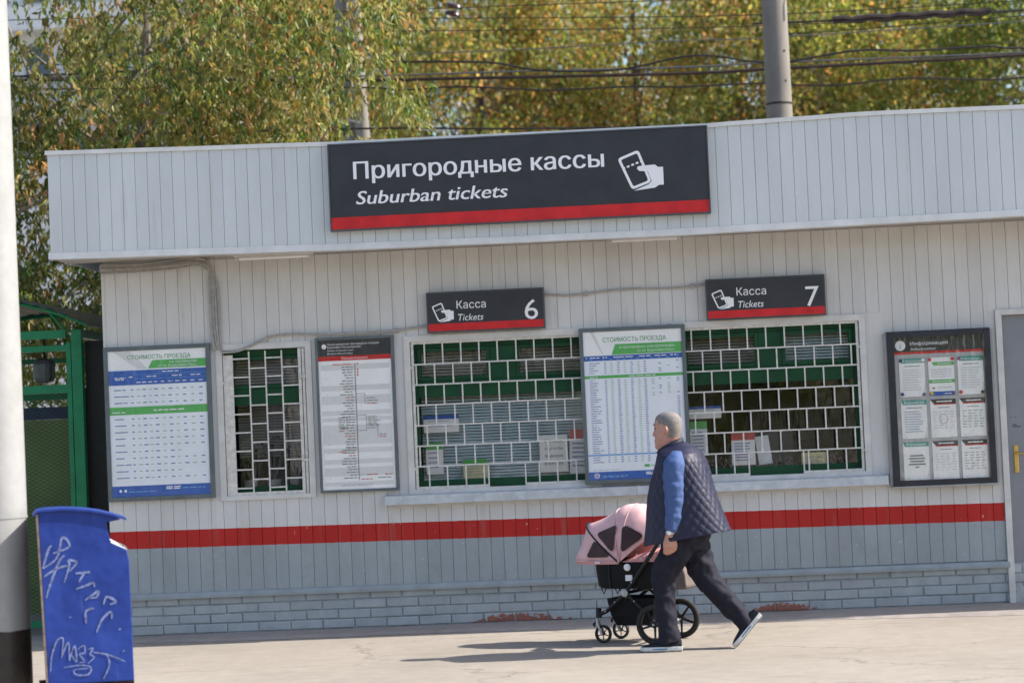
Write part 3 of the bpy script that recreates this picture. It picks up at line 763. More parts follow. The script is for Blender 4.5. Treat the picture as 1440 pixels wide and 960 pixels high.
# ================================================================== boards
class Board:
    def __init__(s, name, x0, x1, z0, z1, yb, fr, fmat, label, cat, group=None, depth=.045):
        s.x0, s.x1, s.z0, s.z1 = x0 + fr, x1 - fr, z0 + fr, z1 - fr
        s.y = yb - depth + .012
        s.t = thing(name, (x0, yb, z0), label, cat, group)
        g = Geo(); yf = yb - depth
        g.box(x0, x0 + fr, yf, yb, z0, z1); g.box(x1 - fr, x1, yf, yb, z0, z1); g.box(x0 + fr, x1 - fr, yf + .001, yb, z1 - fr, z1); g.box(x0 + fr, x1 - fr, yf + .001, yb, z0, z0 + fr)
        add('frame', g, fmat, s.t, bevel=.003)
        s.layers = {}
    def X(s, u): return s.x0 + (s.x1 - s.x0) * u
    def Z(s, v): return s.z1 - (s.z1 - s.z0) * v
    def rect(s, mat, u0, u1, v0, v1, lay=1):
        s.layers.setdefault((mat, lay), Geo()).quad(s.X(u0), s.X(u1), s.Z(v1), s.Z(v0), s.y - .0009 * lay)
    def poly(s, mat, pts, lay=1):
        g = s.layers.setdefault((mat, lay), Geo()); g.add([(s.X(u), s.y - .0009 * lay, s.Z(v)) for u, v in pts], [tuple(range(len(pts)))])
    def text(s, mat, body, u, v, h, wu, align='LEFT', lay=3, shear=0):
        g = text_geo(body, s.X(u), s.Z(v), s.y - .0009 * lay, h, wu * (s.x1 - s.x0) if wu else None, shear, align)
        s.layers.setdefault((mat, lay), Geo()).add(g.V, g.F)
    def scrawl(s, mat, u0, u1, v, h, words=1, lay=2):
        """a line of print too small to read"""
        u = u0
        while u < u1 - .004:
            L = min(random.uniform(.5, 1.2) * (u1 - u0) / words, u1 - u)
            s.rect(mat, u, u + L, v - h / 2, v + h / 2, lay); u += L + .012
    def finish(s, names=None):
        bn = {'paper': 'poster', 'paper_w': 'poster'}
        for (mat, lay), g in s.layers.items():
            add('print_' + mat if False else {'ink': 'fine_print', 'ink_k': 'fine_print', 'ink_p': 'fine_print', 'ink_g': 'fine_print', 'ink_r': 'fine_print', 'white': 'lettering'}.get(mat, 'printed_field'), g, mat, s.t)

# left fare board
B = Board('fare_board', -3.352, -2.472, 1.130, 2.392, -.01, .035, 'bframe', 'blue and white fare table board with wide green band at the left corner', 'notice board', 'fare tables on the facade')
add('poster', Geo().box(B.x0 - .005, B.x1 + .005, B.y, B.y + .006, B.z0 - .005, B.z1 + .005), 'paper', B.t)
B.poly('paper_w', [(0, 0), (1, 0), (1, .125), (.42, .125), (0, .12)], 1)
B.poly('paper_band', [(.05, 0), (.22, 0), (.40, .125), (.30, .125)], 2)
B.text('pgreen_d', 'СТОИМОСТЬ ПРОЕЗДА', .20, .060, .034, .645)
B.poly('pgreen', [(.455, .07), (1, .07), (1, .125), (.41, .125)], 3)
B.text('white', 'на экспрессах', .91, .093, .020, .28, 'RIGHT', 5); B.text('white', 'от ст. Бирюлёво-Пасс.', .91, .118, .020, .40, 'RIGHT', 5)
B.rect('pblue', 0, 1, .135, .235, 2)
for v in (.165, .195): B.rect('plblue', .27, 1, v - .001, v + .001, 3)
for u in (.20, .27, .60, .74): B.rect('plblue', u - .001, u + .001, .14, .235, 3)
B.scrawl('white', .55, .72, .15, .006, 3, 4); B.scrawl('white', .06, .18, .185, .006, 2, 4); B.scrawl('white', .07, .16, .196, .006, 2, 4); B.scrawl('white', .21, .26, .18, .006, 1, 4)
for u in (.39, .65, .84): B.scrawl('white', u, u + .1, .18, .006, 2, 4)
cols = [.285, .345, .405, .465, .535, .61, .68, .755, .835, .92]
for u in cols: B.scrawl('white', u, u + .045, .218, .006, 1, 4)
rows = [.268, .313, .357] + [.468 + .0447 * i for i in range(10)]
B.rect('pgreen', 0, 1, .385, .438, 2); B.scrawl('white', .45, .76, .413, .008, 5, 4); B.scrawl('white', .03, .16, .421, .006, 2, 4)
for i, v in enumerate(rows):
    B.scrawl('ink', .05, .05 + random.uniform(.09, .16), v, .007, 1); B.rect('ink', .225, .25, v - .004, v + .004, 2)
    for j, u in enumerate(cols):
        if i in (8, 11) and j > 6: continue
        B.rect(('ink_g' if j % 2 == 0 else 'ink'), u + random.uniform(-.004, .004), u + random.uniform(.026, .042), v - .0042, v + .0042, 2)
    B.rect('ink_p', .02, .98, v + .021, v + .0217, 2)
B.rect('pblue', 0, 1, .925, 1, 2); B.scrawl('white', .55, .70, .940, .007, 2, 4); B.scrawl('white', .55, .70, .952, .007, 2, 4); B.scrawl('plblue', .17, .45, .966, .006, 4, 4); B.scrawl('plblue', .72, .95, .950, .006, 4, 4)
for cu in (.085, .135): B.poly('white', [(cu + .014 * math.cos(t), .958 + .010 * math.sin(t)) for t in np.linspace(0, 2 * PI, 10, endpoint=False)], 4)
B.finish(); add('cover', Geo().quad(B.x0, B.x1, B.z0, B.z1, B.y - .009), 'film', B.t)

# route scheme
B = Board('route_scheme', -1.606, -.965, 1.130, 2.390, -.01, .022, 'bframe', 'tall white suburban train route scheme with black header and red line', 'notice board')
add('poster', Geo().box(B.x0 - .005, B.x1 + .005, B.y, B.y + .006, B.z0 - .005, B.z1 + .005), 'paper_w', B.t)
B.rect('sign', 0, 1, 0, .108, 2); B.rect('red', 0, 1, .1085, .139, 2)
cu, cv = .085, .042; B.poly('white', [(cu + .032 * math.cos(t), cv + .0165 * math.sin(t)) for t in np.linspace(0, 2 * PI, 16, endpoint=False)], 3)
B.text('ink_k', 'i', cu, cv + .010, .020, None, 'CENTER', 5)
B.text('white', 'Схема движения пригородных поездов', .13, .035, .0165, .71); B.text('white', 'Бирюлёво-Пассажирская', .13, .055, .0165, .46)
B.text('white', 'Scheme of suburban trains', .13, .075, .013, .36, shear=.2); B.text('white', 'Biryulevo-Passazhirskaya', .13, .095, .013, .345, shear=.2)
B.text('white', 'Павелецкое направление', .50, .130, .015, .36, 'CENTER')
for v0, v1 in ((.165, .20), (.305, .34), (.375, .43), (.475, .505), (.52, .545), (.57, .70), (.725, .755), (.80, .83), (.855, .91), (.95, .975)): B.rect('paper_band', .03, .97, v0, v1, 1)
B.rect('ink_k', .495, .503, .16, .94, 3)
v = .165; k = 0
while v < .93:
    red = k in (0, 12, 26, 33)
    L = random.uniform(.09, .2) if k else .28
    B.scrawl('ink_r' if red else 'ink_k', .47 - L, .47, v, .0055, 2, 3); B.rect('ink_k', .485, .512, v - .001, v + .001, 3)
    if k in (0, 2, 3, 4): B.rect('ink_r', .525, .545, v - .005, v + .005, 3)
    if k % 3 == 2: B.rect('ink_p', .10, .112, v - .003, v + .003, 3)
    v += .0185; k += 1
def L(*pts):
    for (a, b), (c_, d_) in zip(pts, pts[1:]):
        e = .0028
        B.rect('ink_k', min(a, c_) - (e if a == c_ else 0), max(a, c_) + (e if a == c_ else 0), min(b, d_) - (.0012 if b == d_ else 0), max(b, d_) + (.0012 if b == d_ else 0), 3)
L((.50, .365), (.62, .365), (.62, .435)); L((.50, .51), (.63, .51), (.63, .61), (.50, .61)); L((.36, .515), (.36, .61)); L((.63, .57), (.78, .57), (.78, .655)); L((.50, .725), (.37, .725), (.37, .75)); L((.5, .905), (.57, .905))
for v, mt, u0 in ((.395, 'ink_k', .645), (.413, 'ink_k', .645), (.432, 'ink_r', .645), (.52, 'ink_k', .65), (.534, 'ink_k', .65), (.548, 'ink_k', .65), (.562, 'ink_k', .65), (.578, 'ink_k', .65), (.595, 'ink_k', .65), (.64, 'ink_k', .80), (.655, 'ink_r', .80), (.905, 'ink_r', .60), (.935, 'ink_r', .53)):
    B.scrawl(mt, u0, u0 + random.uniform(.08, .17), v, .005, 2, 3)
for k in range(7): B.scrawl('ink_r' if k == 6 else 'ink_k', .25, .335, .522 + k * .0148, .005, 1, 3)
B.scrawl('ink_r', .24, .34, .75, .005, 1, 3); B.rect('ink_r', .86, .885, .902, .912, 3); B.scrawl('ink_k', .90, .96, .907, .005, 1, 3); B.scrawl('ink_k', .76, .95, .928, .005, 2, 3)
B.scrawl('ink_p', .27, .70, .967, .004, 6, 3); B.scrawl('ink_p', .25, .66, .977, .004, 6, 3)
B.finish(); add('cover', Geo().quad(B.x0, B.x1, B.z0, B.z1, B.y - .008), 'film', B.t)

# middle fare board, hung in front of the window frames
B = Board('fare_board', .546, 1.402, 1.110, 2.368, -.028, .032, 'bframe', 'long blue-white fare table board between the two ticket windows', 'notice board', 'fare tables on the facade')
add('poster', Geo().box(B.x0 - .005, B.x1 + .005, B.y, B.y + .006, B.z0 - .005, B.z1 + .005), 'paper', B.t)
B.poly('paper_w', [(0, 0), (1, 0), (1, .16), (0, .16)], 1); B.poly('paper_band', [(.07, 0), (.11, 0), (.2, .155), (.19, .155)], 2)
B.text('pgreen_d', 'СТОИМОСТЬ ПРОЕЗДА', .20, .072, .036, .645)
B.poly('pgreen', [(.325, .088), (1, .088), (1, .158), (.285, .158)], 3)
B.text('white', 'в пригородных электропоездах', .93, .118, .019, .56, 'RIGHT', 5); B.text('white', 'от ст. Бирюлёво-Пасс.', .93, .146, .019, .38, 'RIGHT', 5)
B.rect('pblue', 0, 1, .163, .197, 2)
for u, w in ((.02, .02), (.06, .1), (.19, .05), (.30, .2), (.56, .12), (.72, .12), (.88, .08)): B.scrawl('white', u, u + w, .176, .006, 2, 4)
for u in (.06, .19, .26, .335, .40, .47, .535, .60, .68, .755, .84, .94): B.scrawl('plblue', u, u + .03, .189, .005, 1, 4)
cols2 = [.265, .335, .40, .47, .54, .605, .68, .755, .84]
def rows2(vs, sparse):
    for i, v in enumerate(vs):
        B.scrawl('ink', .05, .05 + random.uniform(.05, .12), v, .0052, 1); B.rect('ink', .205, .225, v - .0028, v + .0028, 2)
        for j, u in enumerate(cols2):
            if j > 5 and (not sparse or random.random() < .45): continue
            B.rect('ink_g' if j % 2 == 0 else 'ink', u, u + random.uniform(.022, .032), v - .003, v + .003, 2)
        if random.random() < .75: B.rect('ink', .935, .96, v - .003, v + .003, 2)
rows2([.213 + .0165 * i for i in range(5)], True); B.rect('pgreen', 0, 1, .296, .316, 2); B.scrawl('white', .45, .72, .306, .005, 4, 4); B.scrawl('white', .05, .14, .308, .005, 2, 4)
rows2([.332 + .0157 * i for i in range(8)], True); rows2([.332 + .0157 * i for i in range(8, 32)], False)
B.rect('plblue', 0, 1, .828, .838, 2); rows2([.849, .865, .881], False)
B.rect('pgreen', .57, .62, .905, .922, 3); B.scrawl('ink_g', .63, .72, .914, .008, 1, 3); B.scrawl('ink_p', .05, .33, .932, .004, 6, 3)
B.rect('pblue', 0, 1, .945, 1, 2)
ring = [(.083 + .027 * math.cos(t), .971 + .0185 * math.sin(t)) for t in np.linspace(0, 2 * PI, 18, endpoint=False)]; B.poly('white', ring, 3)
B.poly('pblue', [(.083 + .021 * math.cos(t), .971 + .0143 * math.sin(t)) for t in np.linspace(0, 2 * PI, 18, endpoint=False)], 4); B.rect('white', .067, .099, .966, .970, 5); B.rect('white', .069, .080, .973, .977, 5); B.rect('white', .084, .097, .973, .977, 5)
B.scrawl('plblue', .14, .40, .975, .005, 5, 4); B.scrawl('plblue', .14, .38, .983, .004, 5, 4); B.scrawl('white', .58, .74, .959, .007, 2, 4); B.scrawl('white', .58, .74, .970, .007, 2, 4)
B.finish(); add('cover', Geo().quad(B.x0, B.x1, B.z0, B.z1, B.y - .009), 'film', B.t)

# information case
t = None
B = Board('information_case', 3.01, 3.828, .985, 2.228, -.012, .052, 'dframe', 'glazed black information case with nine pinned sheets beside the grey door', 'notice board', depth=.075)
B.y += .02
for xa_, xb_ in ((2.985, 3.009), (3.829, 3.85)): add('side_box', Geo().box(xa_, xb_, -.055, -.013, .995, 2.217), 'case_side', B.t)
add('ledge', Geo().box(2.995, 3.84, -.092, -.088, .978, .990).box(3.0, 3.835, -.088, -.013, .976, .984), 'case_side', B.t)
add('back_panel', Geo().box(B.x0 - .005, B.x1 + .005, B.y, B.y + .01, B.z0 - .005, B.z1 + .005), 'case_back', B.t)
B.rect('sign', -.02, 1.0, 0, .100, 2); B.rect('red', 0, 1, .1003, .117, 2)
cu, cv = .075, .055; B.poly('white', [(cu + .058 * math.cos(t_), cv + .0355 * math.sin(t_)) for t_ in np.linspace(0, 2 * PI, 18, endpoint=False)], 3)
B.text('ink_k', 'i', cu, cv + .020, .040, None, 'CENTER', 5, .2)
B.text('white', 'Информация', .185, .055, .028, .42); B.text('white', 'Information', .19, .091, .022, .275, shear=.2)
B.finish()
pins = {(0, 0): ['mblue', 'white', 'mblue', 'mblue'], (1, 0): ['mred', 'mred', 'yellow', 'mblue'], (2, 0): ['mpur', 'pgreen_d', 'mred', 'dframe']}
k = 0
for row in range(3):
    for colm in range(3):
        u0 = .05 + colm * .325; u1 = u0 + .285; v0 = .148 + row * .293; v1 = v0 + .268
        S_ = Board.__new__(Board); S_.x0, S_.x1, S_.z1, S_.z0 = B.X(u0), B.X(u1), B.Z(v0), B.Z(v1); S_.y = B.y - .004; S_.t = B.t; S_.layers = {}
        sh = add('sheet', Geo().box(S_.x0, S_.x1, S_.y - .0005, S_.y + .002, S_.z0, S_.z1), 'paper_w', B.t)
        S_.t = sh
        style = 'tabs' if (row > 0 and colm > 0) else ('mid' if (row, colm) == (0, 1) else 'info')
        if style == 'info':
            S_.poly('pteal', [(0, 0), (1, 0), (1, .12), (.08, .12)], 2); S_.text('white', 'Информация', .12, .095, .022, .78, lay=4); S_.poly('paper_band', [(.86, 1), (1, .6), (1, 1)], 1)
            if row == 2:
                for i, ww in enumerate((.5, .62, .55, .66, .14)): S_.rect('ink_k', .52 - ww / 2, .52 + ww / 2, .34 + i * .075, .375 + i * .075, 3)
            else:
                S_.scrawl('ink_k', .2, .82, .2, .018, 3, 3)
                for i in range(9): S_.scrawl('ink_p' if row == 0 else 'ink', .12, .88 - random.uniform(0, .2), .30 + i * .065, .016, 6, 3)
        elif style == 'mid':
            S_.poly('pgreen', [(.13, .12), (1, .12), (1, .21), (.22, .21)], 2); S_.scrawl('white', .35, .9, .165, .02, 3, 4); S_.rect('pgreen', 0, 1, .58, .67, 2); S_.scrawl('white', .12, .9, .625, .02, 5, 4); S_.rect('pblue', 0, 1, .89, 1, 2); S_.scrawl('white', .6, .95, .95, .02, 2, 4)
            for i in range(4): S_.scrawl('ink_p', .1, .9, .32 + i * .06, .016, 5, 3)
            S_.rect('ink_r', .12, .22, .78, .82, 3); S_.scrawl('ink_p', .3, .9, .79, .016, 3, 3)
        else:
            S_.poly('sign', [(0, 0), (1, 0), (1, .115), (.13, .115)], 2); S_.rect('red', .14, 1, .116, .145, 2); S_.scrawl('white', .25, .85, .06, .03, 4, 4)
            S_.scrawl('ink_k', .3, .75, .22, .015, 2, 3)
            for i in range(7):
                for j in range(4): S_.scrawl('ink_p' if colm == 1 else 'ink_k', .1 + j * .22, .1 + j * .22 + random.uniform(.08, .18), .33 + i * .07, .016, 1, 3)
            if (row, colm) == (1, 1):
                S_.poly('ink_r', [(.5 + .16 * math.cos(q), .52 + .13 * math.sin(q)) for q in np.linspace(0, 2 * PI, 20, endpoint=False)], 1); S_.poly('paper_w', [(.5 + .145 * math.cos(q), .52 + .118 * math.sin(q)) for q in np.linspace(0, 2 * PI, 20, endpoint=False)], 2)
        S_.scrawl('ink_p', .12, .2, .95, .016, 1, 3)
        for (mat, lay), gg in S_.layers.items():
            off = add('fine_print' if 'ink' in mat else 'printed_field', gg, mat, sh)
        if row == 0:
            for (uu, vv), mt in zip(((.06, .05), (.94, .05), (.08, .93), (.93, .95)), pins[(colm, 0)]):
                add('magnet', Geo().lathe((S_.X(uu), S_.y - .002, S_.Z(vv)), (0, -1, 0), [(0, .014), (.006, .014), (.008, .009)], 12), mt, B.t)
add('pane', Geo().box(B.x0 - .003, B.x1 + .003, B.y - .036, B.y - .032, B.z0 - .003, B.z1 + .003), 'film', B.t)

# sheets taped inside the windows
def notice(x0, x1, z0, z1, y, mats, label, tilt=0, lines=5, text=None):
    o = thing('window_notice', ((x0 + x1) / 2, y, z0), label, 'notice', 'notices behind the window bars')
    add('sheet', Geo().box(x0, x1, y, y + .002, z0, z1), mats[0], o)
    h = z1 - z0; w = x1 - x0
    if len(mats) > 1: add('header', Geo().quad(x0, x1, z1 - h * .22, z1, y - .001), mats[1], o)
    g = Geo()
    for i in range(lines):
        zz = z1 - h * (.32 + i * .6 / lines); g.quad(x0 + w * .12, x1 - w * random.uniform(.12, .35), zz - h * .02, zz + h * .012, y - .0015)
    if lines: add('fine_print', g, 'ink', o)
    if text:
        gg = Geo()
        for i, s_ in enumerate(text): q = text_geo(s_, (x0 + x1) / 2, z1 - h * (.2 + .2 * i), y - .002, h * .085, w * .66, 0, 'CENTER'); gg.add(q.V, q.F)
        add('lettering', gg, 'ink_k', o)
    o.rotation_euler = (0, tilt, 0); return o
yN = .112
notice(-.76, -.47, 1.58, 1.72, yN, ['paper_w', 'pblue'], 'blue headed leaflet strip in the left of window six', 0, 2)
notice(-.75, -.61, 1.24, 1.50, yN, ['paper_w', 'pgreen'], 'white sheet with green top in lower left of window six', 0, 4)
notice(-.45, -.25, 1.19, 1.35, yN, ['pyellow', 'pgreen'], 'small yellow leaflet low in the middle of window six', 0, 4)
notice(.18, .41, 1.22, 1.52, yN, ['paper_w'], 'white text sheet low at the right of window six', 0, 0, ['С 01 июля', 'льготы', 'объявление', 'в кассах'])
notice(.42, .60, 1.20, 1.56, yN + .004, ['paper', 'ink_r'], 'pale sheet with red top next to the middle fare board', .03, 6)
notice(1.41, 1.67, 1.60, 1.70, yN, ['paper_w', 'pblue'], 'blue headed leaflet strip in the left of window seven', 0, 1)
notice(1.41, 1.55, 1.30, 1.58, yN, ['paper', 'pgreen'], 'narrow pale sheet with green top at left of window seven', 0, 6)
notice(1.74, 1.93, 1.21, 1.47, yN, ['paper_w', 'ink_r'], 'white sheet with red top beside the hand slot of window seven', 0, 7)
notice(1.96, 2.07, 1.21, 1.44, yN + .05, ['paper'], 'slanted plain sheet leaning behind the glass of window seven', -.12, 0)
notice(2.30, 2.50, 1.17, 1.29, yN, ['pyellow'], 'low yellow price card at the right of window seven', 0, 4)
# pot plants on the narrow window ledge
def pot_plant(x, y, z, h, label, seed):
    rr = random.Random(seed)
    o = thing('pot_plant', (x, y, z), label, 'plant', 'pot plants in the narrow window')
    add('pot', Geo().lathe((x, y, z), (0, 0, 1), [(0, .045), (.10, .062), (.105, .062), (.105, .05)], 14), 'terracotta', o, True)
    g = Geo(); st = Geo()
    for i in range(16):
        a = rr.uniform(0, 2 * PI); L_ = h * rr.uniform(.5, 1); sp = rr.uniform(.03, .12)
        tip = Vector((x + math.cos(a) * sp, y + math.sin(a) * sp * .5, z + .1 + L_)); st.tube([(x, y, z + .09), tip], .003, 4)
        for k in range(3):
            d = Vector((math.cos(a + k * 2), math.sin(a + k * 2), rr.uniform(-.5, .3))).normalized(); s_ = d.cross(Vector((0, 0, 1))).normalized()
            l_ = rr.uniform(.05, .09); g.add([tip, tip + d * l_ * .5 + s_ * .018, tip + d * l_, tip + d * l_ * .5 - s_ * .018], [(0, 1, 2, 3)])
    add('stem', st, 'twig', o); f = add('leaves', g, 'green', o, kind='stuff')
for x, h_, lab in ((-2.22, .28, 'bushy pot plant at the left of the narrow window'), (-2.03, .36, 'tallest pot plant in the middle of the narrow window'), (-1.84, .30, 'leafy pot plant at the right of the narrow window')):
    pot_plant(x, .23, 1.15, h_, lab, int(x * -100))
add('ledge', Geo().box(-2.37, -1.69, .13, .32, 1.125, 1.148), 'frame_white', office)

# ---- cables on the facade
def cable(name, pts, r, label, n=6, mat='cable', clips=()):
    o = thing(name, pts[0], label, 'cable', 'cables on the facade')
    add('sheath', Geo().tube(smooth_path(pts, 5), r, n), mat, o, True)
    for x, z in clips: add('clip', Geo().box(x - .012, x + .012, -.034, -.009, z - .02, z + .02), mat, o)
def jit(pts, s): return [(x + random.uniform(-s, s), y, z + random.uniform(-s, s)) for x, y, z in pts]
base = [(-3.36, -.03, 3.04), (-3.05, -.03, 3.035), (-2.75, -.03, 3.045), (-2.55, -.03, 3.06), (-2.455, -.03, 3.01), (-2.43, -.03, 2.86), (-2.425, -.03, 2.6), (-2.42, -.03, 2.40), (-2.40, -.03, 2.33)]
labs = ['grey cable of the bent bundle beside the left fare board, outermost', 'second grey cable of the bent bundle above the left fare board', 'third grey cable in the bundle running down to the narrow window', 'innermost grey cable of the bundle dropping beside the left fare board', 'slack thin cable looping under the soffit above the left fare board']
for i in range(5):
    o_ = (i - 2) * .016
    cable('wall_cable', jit([(x + (-o_ if z < 3.0 else 0), y - .004 * (i % 3), z + (o_ if z >= 3.0 else 0)) for x, y, z in base], .006), .0075 + .002 * (i % 2), labs[i])
cable('wall_cable', [(-2.38, -.035, 2.31), (-2.25, -.035, 2.315), (-2.12, -.035, 2.36), (-1.98, -.035, 2.42), (-1.8, -.032, 2.437), (-1.6, -.045, 2.425), (-1.2, -.045, 2.42), (-.95, -.03, 2.425), (-.69, -.03, 2.452)], .011, 'grey conduit rising from the narrow window to ticket sign six', clips=((-.93, 2.425),))
cable('wall_cable', [(.27, -.03, 2.665), (.45, -.028, 2.648), (.62, -.028, 2.652), (.78, -.028, 2.668), (1.0, -.028, 2.675), (1.2, -.028, 2.668), (1.40, -.028, 2.668), (1.59, -.03, 2.685)], .009, 'thin grey conduit sagging between ticket signs six and seven', clips=((.62, 2.652), (1.48, 2.672)))

# ================================================================== pram
psi = R(25); PO = Vector((1.14, -1.71, 0)); ph = Vector((-math.cos(psi), math.sin(psi), 0)); pn = Vector((-math.sin(psi), -math.cos(psi), 0))
def PP(u, v, z): return PO + ph * u + pn * v + Vector((0, 0, z))
pram = thing('pram', PO, 'black pram with pink sun hood pushed along by the man', 'pram')
# carrycot
rings = []
for z, s_, c_ in ((.395, .90, .03), (.41, .95, .03), (.50, .985, .028), (.585, 1.0, .026), (.60, 1.0, .026), (.60, .95, .026), (.45, .92, .026)):
    ring = []
    for j in range(28):
        a = 2 * PI * j / 28; ca, sa = math.cos(a), math.sin(a)
        e = .62
        ring.append(PP(.17 + c_ * 0 + .365 * s_ * math.copysign(abs(ca) ** e, ca), .19 * s_ * math.copysign(abs(sa) ** e, sa), z))
    rings.append(ring)
add('carrycot', Geo().loft(rings, True), 'black_fab', pram, True)
# hood: arched ribs fanned about a pivot
PIV = (.285, .585); HW = .195
apex = [(.712, .600), (.600, .862), (.335, .965), (.215, .995), (.09, .955), (.0, .80)]
def rib_pt(k, s_, off=0):
    """k: float rib index, s_: -1..1 across"""
    i = min(int(k), len(apex) - 2); f_ = k - i
    a0 = Vector(apex[i]); a1 = Vector(apex[i + 1]); ap = a0.lerp(a1, f_)
    if i in (2, 3, 4): # rounder towards the crown
        ap = ap + (ap - Vector(PIV)).normalized() * .02 * math.sin(PI * f_)
    else: ap = ap - (ap - Vector(PIV)).normalized() * .012 * math.sin(PI * f_)
    p = 2.6
    sh = (max(0, 1 - abs(s_) ** p)) ** (1 / p)
    base = Vector(PIV)
    q = base + (ap - base) * sh
    return PP(q.x, (HW + off) * s_ + 0, q.y + (off if abs(s_) < .5 else 0))
NS = 34
ss = [math.copysign(1 - (1 - abs(t)) ** 1.9, t) for t in np.linspace(-1, 1, NS)]
rings = [[rib_pt(k, s_) for s_ in ss] for k in np.linspace(0, 5, 31)]
hood = add('sun_hood', Geo().loft(rings, False, 0, False), 'pink', pram, True)
hood.modifiers.remove(hood.modifiers[0])
th = bpy.data.textures.new('hood_folds', 'CLOUDS'); th.noise_scale = .09; th.noise_depth = 1
dh = hood.modifiers.new('folds', 'DISPLACE'); dh.texture = th; dh.strength = .014; dh.mid_level = .5
sol = hood.modifiers.new('cloth', 'SOLIDIFY'); sol.thickness = .006
for k, r_ in ((1, .006), (2, .005), (3, .004), (0, .005)):
    add('rib', Geo().tube([rib_pt(k, s_, .004) for s_ in ss], r_, 6), 'black_metal' if k == 1 else 'pink', hood, True)
# mesh windows in the hood side: given in (u, z), set on the near and far flanks
def flank(u, z, side):
    d = Vector((u, z)) - Vector(PIV); best = None
    ang = math.atan2(d.y, d.x)
    ks = np.linspace(0, 5, 401); av = []
    for kk in ks:
        i = min(int(kk), 4); f_ = kk - i; ap = Vector(apex[i]).lerp(Vector(apex[i + 1]), f_) - Vector(PIV); av.append((abs(math.atan2(ap.y, ap.x) - ang), kk, ap.length))
    _, kk, Lm = min(av)
    sh = min(.97, d.length / Lm); s_ = (1 - sh ** 2.6) ** (1 / 2.6)
    p = rib_pt(kk, s_ * side)
    return p + pn * side * .012 + Vector((0, 0, .005))
def tri_window(P, side):
    C = [Vector(p) for p in P]; poly = []
    for i in range(3):
        p = C[i]; a = (C[i - 1] - p); b = (C[(i + 1) % 3] - p)
        for t in np.linspace(0, 1, 6): q = p + a * .22 * (1 - t) ** 2 + b * .22 * t ** 2; poly.append(q)
    cen = sum(C, Vector((0, 0))) / 3
    g = Geo(); V = []; F = []; n = len(poly); K = 5
    for r_ in range(K):
        for q in poly: w = cen.lerp(q, (r_ + 1) / K); V.append(flank(w.x, w.y, side))
    V.append(flank(cen.x, cen.y, side))
    for r_ in range(K - 1):
        for j in range(n): F.append((r_ * n + j, r_ * n + (j + 1) % n, (r_ + 1) * n + (j + 1) % n, (r_ + 1) * n + j))
    for j in range(n): F.append((K * n, (j + 1) % n, j))
    add('mesh_window', g.add(V, F), 'mesh_win', hood, True)
for side in (1, -1):
    tri_window([(.485, .748), (.565, .618), (.342, .624)], side)
    tri_window([(.476, .800), (.294, .856), (.324, .648)], side)
    tri_window([(.250, .853), (.085, .762), (.260, .645)], side)
# brim and apron
g = Geo(); g.loft([[PP(.285, .2, .60), PP(.5, .2, .60), PP(.68, .12, .598)], [PP(.285, .2, .575), PP(.5, .2, .572), PP(.645, .12, .575)]], False, 0, False)
add('hood_brim', g, 'pink2', hood)
g = Geo(); U = [(.26, .61), (.10, .66), (-.05, .70), (-.16, .655), (-.19, .59)]
g.loft([[PP(u, -.2 + .4 * j / 10, z - .035 * abs(j / 5 - 1) ** 3) for j in range(11)] for u, z in U], False, 0, False)
g.loft([[PP(u, .2, z - .035) for u, z in U], [PP(u, .202, .59) for u, z in U]], False, 0, False)
ap = add('apron', g, 'pink2', pram, True)
g = Geo()
for i in range(9):
    uu = .17 - .036 * i; g.lathe(PP(uu, .2035, .612 + .03 * (i % 2)), pn, [(0, .009), (.001, .009), (.0012, .004)], 8)
add('dots', g, 'pink', ap)
add('hood_label', Geo().tube([PP(.47, .203, .588), PP(.43, .203, .588)], .007, 6), 'white', hood)
# chassis
for side in (1, -1):
    v = .205 * side
    fr = add('chassis_tube', Geo().tube([PP(.47, v * .75, .21), PP(.40, v * .9, .235), PP(.235, v, .368), PP(.158, v, .469), PP(0, v, .671), PP(-.16, v, .875), PP(-.215, v, .95)], .0145, 10), 'black_metal', pram, True)
    add('rear_strut', Geo().tube([PP(.235, v, .368), PP(.10, v, .24), PP(.0, v * 1.03, .142)], .0145, 10), 'black_metal', pram, True)
    add('hub_cap', Geo().lathe(PP(.235, v + .012 * side, .368), pn * side, [(0, .026), (.012, .026), (.013, .017), (.017, .015), (.018, .002)], 16), 'steel', pram, True)
    add('side_disc', Geo().lathe(PP(.216, .193 * side, .552), pn * side, [(0, .026), (.010, .026), (.013, .022)], 18), 'white', pram, True)
    c = PP(.205, .197 * side, .476); add('side_badge', Geo().add([c + ph * a + Vector((0, 0, b)) + pn * side * w for w in (0, .008) for a, b in ((-.027, -.021), (.027, -.021), (.027, .021), (-.027, .021))], [(0, 1, 2, 3), (4, 5, 6, 7), (0, 1, 5, 4), (1, 2, 6, 5), (2, 3, 7, 6), (3, 0, 4, 7)]), 'white', pram)
    for uu, zz in ((.32, .303), (.40, .237), (.165, .31), (.18, .445)): add('rivet', Geo().lathe(PP(uu, v + .013 * side, zz), pn * side, [(0, .006), (.004, .005)], 8), 'steel', pram)
    for uu in (.44, .33): add('cot_foot', Geo().tube([PP(uu + .02, .14 * side, .40), PP(uu, .14 * side, .355), PP(uu - .02, .14 * side, .40)], .005, 6), 'black_metal', pram)
add('handle', Geo().tube([PP(-.215, .205, .95), PP(-.235, .19, .965), PP(-.24, 0, .968), PP(-.235, -.19, .965), PP(-.215, -.205, .95)], .017, 10), 'black_fab', pram, True)
add('axle', Geo().tube([PP(0, .215, .14), PP(0, -.215, .14)], .011, 8), 'steel', pram, True)
add('cross_bar', Geo().tube([PP(.235, .2, .368), PP(.235, -.2, .368)], .012, 8), 'black_metal', pram)
